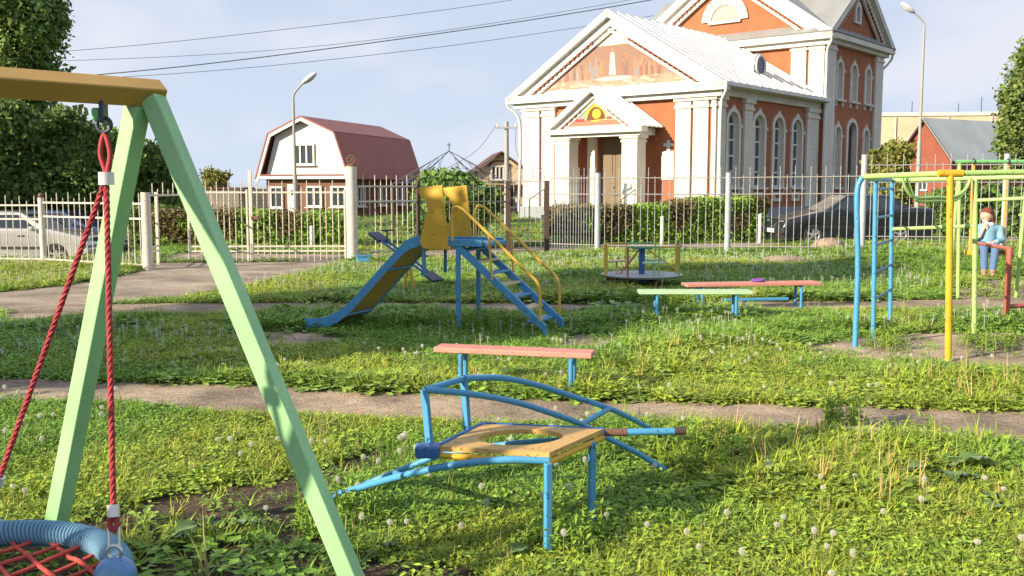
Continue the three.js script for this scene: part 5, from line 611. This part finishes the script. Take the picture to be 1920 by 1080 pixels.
// ---------------------------------------------------------------- swing with the sitting child
function bodyMesh(bones, k, cell) { // tapered capsules joined by a smooth minimum
  let lo = V(9, 9, 9), hi = V(-9, -9, -9); for (const b of bones) { const r = Math.max(b[3], b[7]) + 0.02; lo.min(V(b[0] - r, b[1] - r, b[2] - r)).min(V(b[4] - r, b[5] - r, b[6] - r)); hi.max(V(b[0] + r, b[1] + r, b[2] + r)).max(V(b[4] + r, b[5] + r, b[6] + r)); }
  const c = lo.clone().add(hi).multiplyScalar(0.5), half = Math.max(hi.x - lo.x, hi.y - lo.y, hi.z - lo.z) / 2 + cell * 3, res = Math.ceil(half * 2 / cell), mc = new MarchingCubes(res, M.skin, false, false, 160000), S = mc.size, hs = mc.halfsize;
  const B = bones.map((b) => { const dx = b[4] - b[0], dy = b[5] - b[1], dz = b[6] - b[2]; return { b, dx, dy, dz, l2: dx * dx + dy * dy + dz * dz || 1e-9 }; });
  for (let z = 0; z < S; z++) for (let y = 0; y < S; y++) for (let x = 0; x < S; x++) { const px = c.x + (x - hs) / hs * half, py = c.y + (y - hs) / hs * half, pz = c.z + (z - hs) / hs * half; let d = 1e9;
    for (const { b, dx, dy, dz, l2 } of B) { const ex = px - b[0], ey = py - b[1], ez = pz - b[2], t = clamp((ex * dx + ey * dy + ez * dz) / l2, 0, 1), qx = ex - dx * t, qy = ey - dy * t, qz = ez - dz * t, e = Math.sqrt(qx * qx + qy * qy + qz * qz) - mix(b[3], b[7], t); if (d > 1e8) d = e; else { const h = clamp(0.5 + 0.5 * (d - e) / k, 0, 1); d = mix(d, e, h) - k * h * (1 - h); } }
    mc.field[z * S * S + y * S + x] = -d; }
  mc.isolation = 0; mc.update(); const n = mc.count, g = new THREE.BufferGeometry(), pos = new Float32Array(n * 3); for (let i = 0; i < n; i++) { pos[3 * i] = c.x + mc.positionArray[3 * i] * half; pos[3 * i + 1] = c.y + mc.positionArray[3 * i + 1] * half; pos[3 * i + 2] = c.z + mc.positionArray[3 * i + 2] * half; }
  g.setAttribute('position', new THREE.BufferAttribute(pos, 3)); const m = mergeVertices(g, 1e-5); m.computeVertexNormals(); return m.toNonIndexed();
}
{
  const seat = A(1850, 466, 14), sy = seat.y - 0.02, top = A(1850, 303, 14.0).y;
  const fr = thing('swing', 'green pipe swing stand around the sitting child', 'swing frame', V(seat.x, 0, seat.z)); const pL = A(1790, 500, 14.05), pR = A(1918, 500, 13.95);
  for (const p of [pL, pR]) for (const s of [-0.5, 0.5]) part(fr, 'leg', bar(V(p.x - seat.x + (s > 0 ? 0 : 0.0), -0.05, p.z - seat.z + s * 0.3), V(p.x - seat.x, top, p.z - seat.z), 0.026), M.lime);
  const tb = [V(pL.x - seat.x - 0.05, top, pL.z - seat.z), V(pR.x - seat.x + 0.1, top, pR.z - seat.z)]; part(fr, 'top_bar', bar(tb[0], tb[1], 0.028), M.leafGreen); part(fr, 'side_bar', bar(V(pR.x - seat.x, 1.2, pR.z - seat.z - 0.17), V(pR.x - seat.x, 1.2, pR.z - seat.z + 0.17), 0.02), M.lime);
  const sw = thing('seat_swing', 'dark swing seat on rigid orange hangers under the child', 'swing', V(seat.x, 0, seat.z)); const zt = (x) => mix(tb[0].z, tb[1].z, (x - tb[0].x) / (tb[1].x - tb[0].x)); part(sw, 'seat', rbox(0.44, 0.035, 0.24, 0.01, 0, sy - 0.018, 0), M.darkRed);
  for (const s of [-1, 1]) { part(sw, 'hanger', beam(V(s * 0.235, sy - 0.04, 0), V(s * 0.235, top - 0.03, zt(s * 0.235)), 0.045, 0.02), M.orange); part(sw, 'bracket', rbox(0.07, 0.06, 0.26, 0.012, s * 0.235, sy - 0.04, 0), M.yellow); part(sw, 'pivot', new THREE.TorusGeometry(0.036, 0.012, 6, 14).rotateY(Math.PI / 2).translate(s * 0.235, top, zt(s * 0.235)), M.darkSteel); }
  const ch = thing('person', 'seated child in light blue jacket and jeans with a white cloth at the chin', 'person', V(seat.x, sy, seat.z), -0.28);
  const hy = 0.475, hz = 0.03, tx = -0.02;   // head centre; the head turns to the child's right
  const skull = [[tx, hy + 0.03, hz - 0.012, 0.082, tx - 0.015, hy + 0.02, hz + 0.015, 0.08], [tx - 0.02, hy - 0.03, hz + 0.02, 0.062, tx - 0.035, hy - 0.062, hz + 0.045, 0.036], [tx - 0.058, hy + 0.0, hz + 0.064, 0.013, tx - 0.072, hy - 0.014, hz + 0.08, 0.011], [tx + 0.05, hy - 0.005, hz + 0.042, 0.014, tx + 0.054, hy - 0.02, hz + 0.036, 0.01], [tx - 0.052, hy - 0.045, hz + 0.066, 0.012, tx - 0.03, hy - 0.046, hz + 0.076, 0.012], [tx, hy - 0.05, hz - 0.02, 0.042, 0, hy - 0.13, 0, 0.042]];
  const hand = (w, d, n, s) => { // wrist, direction of the fingers, palm normal, thumb side
    const x = d.clone().cross(n).normalize().multiplyScalar(s), o = [], P = (a, b, c) => w.clone().addScaledVector(d, a).addScaledVector(x, b).addScaledVector(n, c), add = (p, q, r0, r1) => o.push([p.x, p.y, p.z, r0, q.x, q.y, q.z, r1]); for (const b of [-0.019, 0, 0.019]) add(P(0.005, b * 0.7, 0), P(0.05, b, 0), 0.0115, 0.0105);
    [[-0.024, 0.036], [-0.008, 0.043], [0.008, 0.04], [0.023, 0.031]].forEach(([b, l]) => { const k = P(0.052, b, 0), m = P(0.052 + l * 0.55, b * 1.1, 0.012), e = P(0.052 + l * 0.75, b * 1.1, 0.03); add(k, m, 0.0078, 0.0068); add(m, e, 0.0068, 0.0058); }); add(P(0.012, 0.022, 0.004), P(0.035, 0.042, 0.014), 0.009, 0.0075); add(P(0.035, 0.042, 0.014), P(0.055, 0.04, 0.026), 0.0075, 0.0062); return o; };
  const wl = V(0.045, 0.115, 0.185), wr = V(-0.07, 0.315, 0.13);
  const skinG = [bodyMesh(skull, 0.018, 0.004), bodyMesh([...hand(wl, V(-0.95, 0.0, 0.3).normalize(), V(0, -0.95, -0.2).normalize(), 1)], 0.006, 0.003), bodyMesh([...hand(wr, V(0.25, 0.95, 0.0).normalize(), V(0.2, 0, -0.98).normalize(), -1)], 0.006, 0.003), bodyMesh([[0.11, 0.135, 0.15, 0.027, wl.x, wl.y, wl.z, 0.019], [-0.12, 0.2, 0.12, 0.028, wr.x, wr.y, wr.z, 0.019], [0, 0.3, 0, 0.06, 0, 0.4, 0.005, 0.04]], 0.01, 0.006)];
  const body = part(ch, 'body', skinG, M.skin);
  for (const e of [[-0.058, 0.012, 0.052], [-0.012, 0.012, 0.078]]) part(body, 'eye', new THREE.SphereGeometry(0.009, 10, 8).translate(tx + e[0] - 0.004, hy + e[1], hz + e[2]), M.black);
  part(body, 'mouth', rbox(0.03, 0.006, 0.008, 0.002).rotateY(-0.6).translate(tx - 0.046, hy - 0.047, hz + 0.078), M.red);
  part(ch, 'hair', bodyMesh([[tx + 0.012, hy + 0.048, hz - 0.03, 0.088, tx - 0.004, hy + 0.056, hz + 0.006, 0.08], [tx + 0.035, hy - 0.01, hz - 0.045, 0.07, tx + 0.04, hy - 0.085, hz - 0.045, 0.05], [tx + 0.065, hy + 0.02, hz + 0.005, 0.036, tx + 0.068, hy - 0.08, hz - 0.005, 0.028], [tx - 0.07, hy + 0.045, hz - 0.01, 0.03, tx - 0.075, hy + 0.0, hz - 0.02, 0.022], [tx - 0.05, hy + 0.086, hz + 0.04, 0.022, tx + 0.02, hy + 0.078, hz + 0.06, 0.022]], 0.02, 0.006), M.hair);
  part(ch, 'jacket', bodyMesh([[0, 0.06, 0, 0.115, 0, 0.28, 0, 0.115], [-0.05, 0.3, 0, 0.085, 0.05, 0.3, 0, 0.085], [-0.09, 0.31, 0, 0.062, -0.15, 0.3, 0.0, 0.056], [0.09, 0.31, 0, 0.062, 0.15, 0.3, 0.0, 0.056], [0.155, 0.29, 0, 0.054, 0.175, 0.15, 0.06, 0.045], [0.175, 0.15, 0.06, 0.045, 0.1, 0.13, 0.155, 0.035], [-0.155, 0.29, 0, 0.054, -0.165, 0.17, 0.075, 0.044], [-0.165, 0.17, 0.075, 0.044, -0.11, 0.24, 0.115, 0.035], [0, 0.36, -0.025, 0.058, 0, 0.375, 0.0, 0.052]], 0.025, 0.01), M.jacket);
  part(ch, 'jeans', bodyMesh([[-0.06, 0.075, -0.02, 0.082, 0.06, 0.075, -0.02, 0.082], [-0.075, 0.07, 0, 0.076, -0.075, 0.06, 0.235, 0.056], [0.075, 0.07, 0, 0.076, 0.07, 0.06, 0.24, 0.056], [-0.075, 0.055, 0.245, 0.055, -0.06, -0.25, 0.225, 0.044], [0.07, 0.055, 0.25, 0.055, 0.05, -0.25, 0.235, 0.044]], 0.018, 0.009), M.jeans);
  for (const [x, z] of [[-0.06, 0.225], [0.05, 0.235]]) part(ch, 'shoe', bodyMesh([[x, -0.27, z, 0.042, x, -0.3, z + 0.02, 0.038], [x, -0.315, z - 0.02, 0.032, x - 0.012, -0.325, z + 0.1, 0.03]], 0.02, 0.007), M.shoe);
  const cl = part(ch, 'white_cloth', bodyMesh([[-0.05, 0.375, 0.1, 0.026, -0.035, 0.405, 0.1, 0.022], [-0.02, 0.365, 0.085, 0.032, 0.04, 0.37, 0.07, 0.028], [-0.05, 0.36, 0.11, 0.022, -0.03, 0.315, 0.12, 0.016]], 0.02, 0.006), M.cloth);
}

// ---------------------------------------------------------------- lawn: tufts, broad weeds, dandelions
function blade(pos, x, z, len, w, yaw, bend, lean0 = 0.1) { // a narrow leaf of three quads that arches over
  const c = Math.cos(yaw), s = Math.sin(yaw); let y = 0, r = 0, a = lean0, px = null; const n = 3; for (let k = 0; k <= n; k++) { const t = k / n, ww = w * (t < 0.5 ? 0.75 + t * 0.5 : (1 - t) * 2) * 0.5, L = V(x + c * r - s * ww, y, z + s * r + c * ww), R = V(x + c * r + s * ww, y, z + s * r - c * ww); if (px) for (const p of k < n ? [px[0], px[1], R, px[0], R, L] : [px[0], px[1], R]) pos.push(p.x, p.y, p.z); px = [L, R]; y += Math.cos(a) * len / n; r += Math.sin(a) * len / n; a += bend / n; }
}
function leaflet(pos, c, dir, up, len, w, fold = 0.25) { const q = dir.clone().cross(up).normalize(), t = c.clone().addScaledVector(dir, len), m = c.clone().addScaledVector(dir, len * 0.5).addScaledVector(up, -len * 0.06), a = c.clone().addScaledVector(dir, len * 0.48).addScaledVector(q, w / 2).addScaledVector(up, w * fold), b = c.clone().addScaledVector(dir, len * 0.48).addScaledVector(q, -w / 2).addScaledVector(up, w * fold); for (const p of [c, m, a, a, m, t, c, b, m, b, t, m]) pos.push(p.x, p.y, p.z); }
const K = { tuft: [], weed: [], clover: [], stalk: [] }; seed = 4242;
for (let v = 0; v < 3; v++) {
  let p = []; for (let k = 0; k < 14; k++) blade(p, rr(-0.035, 0.035), rr(-0.035, 0.035), rr(0.06, 0.15), rr(0.004, 0.0075), rr(0, 6.28), rr(0.4, 1.7), rr(0.05, 0.4)); K.tuft.push(geoOf(p));
  p = []; for (let k = 0; k < 9; k++) { const a = rr(0, 6.28), L = rr(0.07, 0.13); let r = 0.005, y = 0.005, e = rr(0.5, 1.2); const d = V(Math.cos(a), 0, Math.sin(a)); let c0 = V(0, 0.005, 0); for (let s = 0; s < 4; s++) { const dir = V(d.x * Math.cos(e), Math.sin(e), d.z * Math.cos(e)), u = V(-d.x * Math.sin(e), Math.cos(e), -d.z * Math.sin(e)); leaflet(p, c0, dir, u, L * 0.36, L * (0.16 + 0.05 * s), 0.2); c0 = c0.clone().addScaledVector(dir, L * 0.25); e -= 0.38; } } K.weed.push(geoOf(p));
  p = []; for (let k = 0; k < 22; k++) { const c = V(rr(-0.06, 0.06), rr(0.015, 0.075), rr(-0.06, 0.06)), a = rr(0, 6.28), e = rr(-0.3, 0.6), dir = V(Math.cos(a) * Math.cos(e), Math.sin(e), Math.sin(a) * Math.cos(e)); leaflet(p, c, dir, V(rr(-0.4, 0.4), 1, rr(-0.4, 0.4)).normalize(), rr(0.018, 0.034), rr(0.012, 0.022), 0.12); } K.clover.push(geoOf(p));
}
{ let p = []; for (let k = 0; k < 3; k++) { const a = rr(0, 6.28); blade(p, rr(-0.03, 0.03), rr(-0.03, 0.03), rr(0.15, 0.3), 0.0045, a, rr(0.05, 0.3), 0.04); blade(p, rr(-0.03, 0.03), rr(-0.03, 0.03), rr(0.14, 0.22), 0.0045, a + 1.6, rr(0.05, 0.3), 0.04); } K.stalk.push(geoOf(p)); }
const GM = { tuft: leafMat(0.25, 0.36, 0.03), weed: leafMat(0.19, 0.32, 0.03), clover: leafMat(0.22, 0.36, 0.03), stalk: leafMat(0.36, 0.31, 0.13) };
const dry = (x, z) => fbm(x * 0.55 + 11, z * 0.55 + 5, 4, 0, 121), lush = (x, z) => fbm(x * 0.8 + 50, z * 0.8 - 9, 4, 0, 131);
const halfW = (D) => 0.5246 * D + 1.4;
function scatter(kind, label, list) { // list: [near, far, per square metre, size]
  const places = []; for (const [d0, d1, den, size] of list) { const area = (halfW(d0) + halfW(d1)) * (d1 - d0), n = Math.round(area * den); for (let k = 0; k < n; k++) { const D = Math.sqrt(mix(d0 * d0, d1 * d1, rnd())), x = rr(-1, 1) * halfW(D), z = -D; if (bareAt(x, z)) continue; const g = lush(x, z), y = dry(x, z); let s = size * rr(0.65, 1.3) * mix(0.7, 1.3, g); if (kind === 'weed' && g < 0.42 && rnd() < 0.6) continue; if (kind === 'stalk' && y < 0.5 && rnd() < 0.8) continue; s *= 1 + 0.6 * sstep(0.55, 0.68, g) * (D < 14 ? 1 : 0.4); places.push([x, z, s, y, g]); } }
  const set = K[kind]; set.forEach((geo, gi) => { const mine = places.filter((_, i) => i % set.length === gi), im = new THREE.InstancedMesh(geo, GM[kind], mine.length), dm = new THREE.Object3D(), col = new THREE.Color(); im.name = numbered({ tuft: 'grass', weed: 'weeds', clover: 'ground_cover', stalk: 'dry_grass' }[kind]); mine.forEach(([x, z, s, y, g], i) => { dm.position.set(x, bank(x, z) - 0.004, z); dm.rotation.set(rr(-0.2, 0.2), rr(0, 6.28), rr(-0.2, 0.2)); dm.scale.set(s, Math.min(s, 1.2 + 0.6 * sstep(0.55, 0.68, g)) * rr(0.5, 0.85), s); dm.updateMatrix(); im.setMatrixAt(i, dm.matrix); const v = rr(0.7, 1.35), yel = sstep(0.42, 0.68, y) * rr(0.3, 1); col.setRGB(v * mix(0.82, 1.5, yel), v * mix(0.95, 1.15, yel), v * rr(0.7, 1.2)); im.setColorAt(i, col); }); tag(im, label, kind === 'tuft' || kind === 'stalk' ? 'grass' : 'weeds', null, 'stuff'); scene.add(im); });
}
scatter('tuft', 'green lawn grass across the playground', [[2.6, 7, 640, 0.95], [7, 12, 340, 1.15], [12, 20, 170, 1.5], [20, 30, 60, 2.0], [30, 60, 9, 3.5]]);
scatter('clover', 'low small leaved ground cover in the lawn', [[2.6, 7, 420, 1.15], [7, 12, 230, 1.5], [12, 20, 85, 2.1], [20, 28, 25, 2.8]]);
scatter('weed', 'broad leaved dandelion and plantain rosettes in the lawn', [[2.6, 7, 95, 1.1], [7, 12, 62, 1.3], [12, 20, 24, 1.7]]);
scatter('stalk', 'thin dry yellow stalks standing in the lawn', [[2.6, 7, 16, 0.9], [7, 12, 13, 1.0], [12, 20, 8, 1.2]]);
{ // dandelion clocks: the larger ones singly, the small far ones together
  const fluff = (rays, r) => { const p = []; for (let k = 0; k < rays; k++) { const u = 1 - 2 * (k + 0.5) / rays, a = k * 2.39996, q = Math.sqrt(1 - u * u), d = V(q * Math.cos(a), u, q * Math.sin(a)), s = d.clone().cross(V(0.3, 0.9, 0.2)).normalize(), t = d.clone().cross(s), e = d.clone().multiplyScalar(r); for (let j = 0; j < 5; j++) { const b = j / 5 * 6.283, o = e.clone().addScaledVector(s, Math.cos(b) * r * 0.42).addScaledVector(t, Math.sin(b) * r * 0.42).addScaledVector(d, r * 0.08), w = s.clone().multiplyScalar(-Math.sin(b) * r * 0.05).addScaledVector(t, Math.cos(b) * r * 0.05); for (const v of [e.clone().multiplyScalar(0.9), o.clone().add(w), o.clone().sub(w)]) p.push(v.x, v.y, v.z); } } return geoOf(p); };
  const mF = new THREE.MeshPhysicalMaterial({ color: lin(0.7, 0.68, 0.62), roughness: 1, transmission: 0.3, thickness: 0, side: THREE.DoubleSide }), mS = leafMat(0.26, 0.27, 0.09), fl = fluff(90, 0.0125), core = new THREE.IcosahedronGeometry(0.0065, 1);
  const proto = new THREE.Group(); const H = 0.15, stem = new THREE.Mesh(tube([V(0, -0.01, 0), V(0.008, H * 0.5, 0.004), V(0.002, H, 0)], 0.0019, 5, 6), mS); stem.name = 'stem'; const head = new THREE.Mesh(fl, mF); head.name = 'seed_head'; head.position.set(0.002, H + 0.004, 0); const cr = new THREE.Mesh(core, mS); cr.name = 'core'; head.add(cr); proto.add(stem, head);
  seed = 909; let made = 0; const spots = []; while (made < 170) { const D = Math.sqrt(mix(3.6 ** 2, 9.2 ** 2, rnd())), x = rr(-1, 1) * (0.53 * D + 0.1), z = -D; if (bareAt(x, z)) continue; const bias = fbm(x * 0.9 + 3, z * 0.9, 3, 0, 141) + 0.1 * sstep(-0.6, 1.5, x); if (bias < 0.5) continue; spots.push([x, z]); made++; }
  for (const [x, z] of spots) { const d = proto.clone(); d.name = numbered('dandelion'); d.position.set(x, 0, z); d.rotation.set(rr(-0.15, 0.15), rr(0, 6.28), rr(-0.15, 0.15)); const s = rr(0.75, 1.25); d.scale.set(rr(0.75, 1.1), s, rr(0.75, 1.1)); tag(d, 'white dandelion clock on a thin stalk in the grass', 'dandelion', 'dandelion clocks in the near lawn'); scene.add(d); }
  const far = []; for (let k = 0; k < 5200; k++) { const D = Math.sqrt(mix(8.5 ** 2, 22 ** 2, rnd())), x = rr(-1, 1) * halfW(D), z = -D; if (bareAt(x, z) || fbm(x * 0.5 + 3, z * 0.5, 3, 0, 143) < 0.46) continue; far.push([x, z]); } const fg = merge([fluff(16, 0.0145).translate(0, H, 0), bar(V(0, 0, 0), V(0, H, 0), 0.002, 4)]), im = new THREE.InstancedMesh(fg, mF, far.length), dm = new THREE.Object3D(); far.forEach(([x, z], i) => { dm.position.set(x, bank(x, z), z); dm.rotation.set(rr(-0.15, 0.15), rr(0, 6.28), rr(-0.15, 0.15)); const s = rr(0.9, 1.35); dm.scale.set(s, rr(0.75, 1.25), s); dm.updateMatrix(); im.setMatrixAt(i, dm.matrix); }); im.name = 'distant_dandelions'; tag(im, 'mass of small white dandelion clocks farther across the lawn', 'dandelions', null, 'stuff'); scene.add(im);
}
// big leaved burdocks and tall weed clumps
function burdock(label, at, n, size, s) { seed = s; const g = thing('burdock', label, 'plant', at, 0, 'big leaved weeds'), m = leafMat(0.12, 0.22, 0.045); for (let k = 0; k < n; k++) { const a = k / n * 6.283 + rr(-0.3, 0.3), e = rr(0.25, 0.85), L = size * rr(0.7, 1.1), W = L * 0.72, st = L * rr(0.4, 0.8), pos = [], c0 = V(Math.cos(a) * Math.cos(e) * st, Math.sin(e) * st, Math.sin(a) * Math.cos(e) * st), nu = 6, nv = 4, P = (u, v) => { const w = W * Math.sin(Math.pow(u, 0.62) * Math.PI) * (1 + 0.08 * Math.sin(u * 26)) * 0.5, r = L * u, drop = 0.35 * L * u * u, q = V(c0.x + Math.cos(a) * r * Math.cos(e * 0.4), c0.y + r * Math.sin(e * 0.4) - drop + Math.abs(v) * w * 0.28 + 0.012 * Math.sin(u * 17 + v * 5), c0.z + Math.sin(a) * r * Math.cos(e * 0.4)); q.x += -Math.sin(a) * v * w; q.z += Math.cos(a) * v * w; return q; }; for (let i = 0; i < nu; i++) for (let j = 0; j < nv; j++) { const u0 = i / nu, u1 = (i + 1) / nu, v0 = j / nv * 2 - 1, v1 = (j + 1) / nv * 2 - 1, A0 = P(u0, v0), B0 = P(u1, v0), C0 = P(u1, v1), D0 = P(u0, v1); for (const p of [A0, B0, C0, A0, C0, D0]) pos.push(p.x, Math.max(0.01, p.y), p.z); } const lf = part(g, 'leaf', mergeVertices(geoOf(pos).deleteAttribute('normal'), 1e-4), m); lf.geometry.computeVertexNormals(); part(lf, 'leaf_stalk', tube([V(0, 0, 0), V(c0.x * 0.5, c0.y * 0.6, c0.z * 0.5), c0], 0.005, 5, 5), GMstalk); } }
const GMstalk = leafMat(0.16, 0.2, 0.06);
burdock('burdock with broad dark leaves on the bare earth by the swing leg', G(405, 1012), 8, 0.15, 61); burdock('burdock between swing leg and play frame leg', G(690, 1045), 6, 0.11, 62); burdock('large burdock in the right foreground near the kerb', G(1765, 905), 10, 0.18, 63); burdock('leafy weed at the far right foreground', G(1880, 960), 7, 0.14, 64); burdock('leafy weed at the foot of the play frame leg', G(1010, 1045), 7, 0.12, 65); burdock('leafy weed beyond the play frame on the path edge', G(1340, 815), 7, 0.13, 66);
function weedClump(label, at, r, h, n, s) { seed = s; const g = thing('weed_clump', label, 'plant', at, 0, 'tall weed clumps'), p = [], q = []; for (let k = 0; k < n; k++) { const a = rr(0, 6.28), d = r * Math.sqrt(rnd()), x = Math.cos(a) * d, z = Math.sin(a) * d, hh = h * rr(0.5, 1.1); blade(q, x, z, hh, 0.008, rr(0, 6.28), rr(0.1, 0.7)); for (let j = 0; j < 7; j++) { const e = rr(0, 6.28), el = rr(-0.2, 0.8); leaflet(p, V(x + rr(-0.02, 0.02), hh * rr(0.15, 0.92), z + rr(-0.02, 0.02)), V(Math.cos(e) * Math.cos(el), Math.sin(el), Math.sin(e) * Math.cos(el)), V(0, 1, 0), rr(0.03, 0.06), rr(0.014, 0.028)); } } part(g, 'stems', geoOf(q), GM.tuft).userData.kind = 'stuff'; part(g, 'foliage', geoOf(p), GM.clover).userData.kind = 'stuff'; }
[['bushy weed clump on the path by the kerb', 1580, 812, 0.16, 0.26, 46], ['weed clump at the foot of the blue ladder', 1660, 655, 0.2, 0.22, 40], ['weed clump at the foot of the green climbing post', 1850, 652, 0.3, 0.24, 60], ['weed clump under the green bench', 1260, 588, 0.4, 0.3, 70], ['weeds around the near leg of the green bench', 1225, 590, 0.3, 0.26, 50], ['weeds at the base of the slide posts', 900, 622, 0.45, 0.3, 90], ['weeds beside the end of the blue play frame', 1310, 880, 0.25, 0.26, 60], ['weeds at the left end of the blue play frame rail', 640, 985, 0.22, 0.22, 55], ['weeds at the feet of the middle play frame legs', 1060, 1030, 0.2, 0.2, 50], ['weeds along the near edge of the kerb', 1730, 850, 0.3, 0.2, 60], ['weeds by the white gate pillar', 720, 495, 0.5, 0.34, 70], ['weeds below the middle fence post', 1110, 484, 0.5, 0.4, 60]].forEach(([lb, u, v, r, h, n], i) => weedClump(lb, G(u, v), r, h, n, 300 + i));

scene.traverse((o) => { if (o.isMesh) { o.castShadow = true; o.receiveShadow = true; } });
renderer.render(scene, camera);
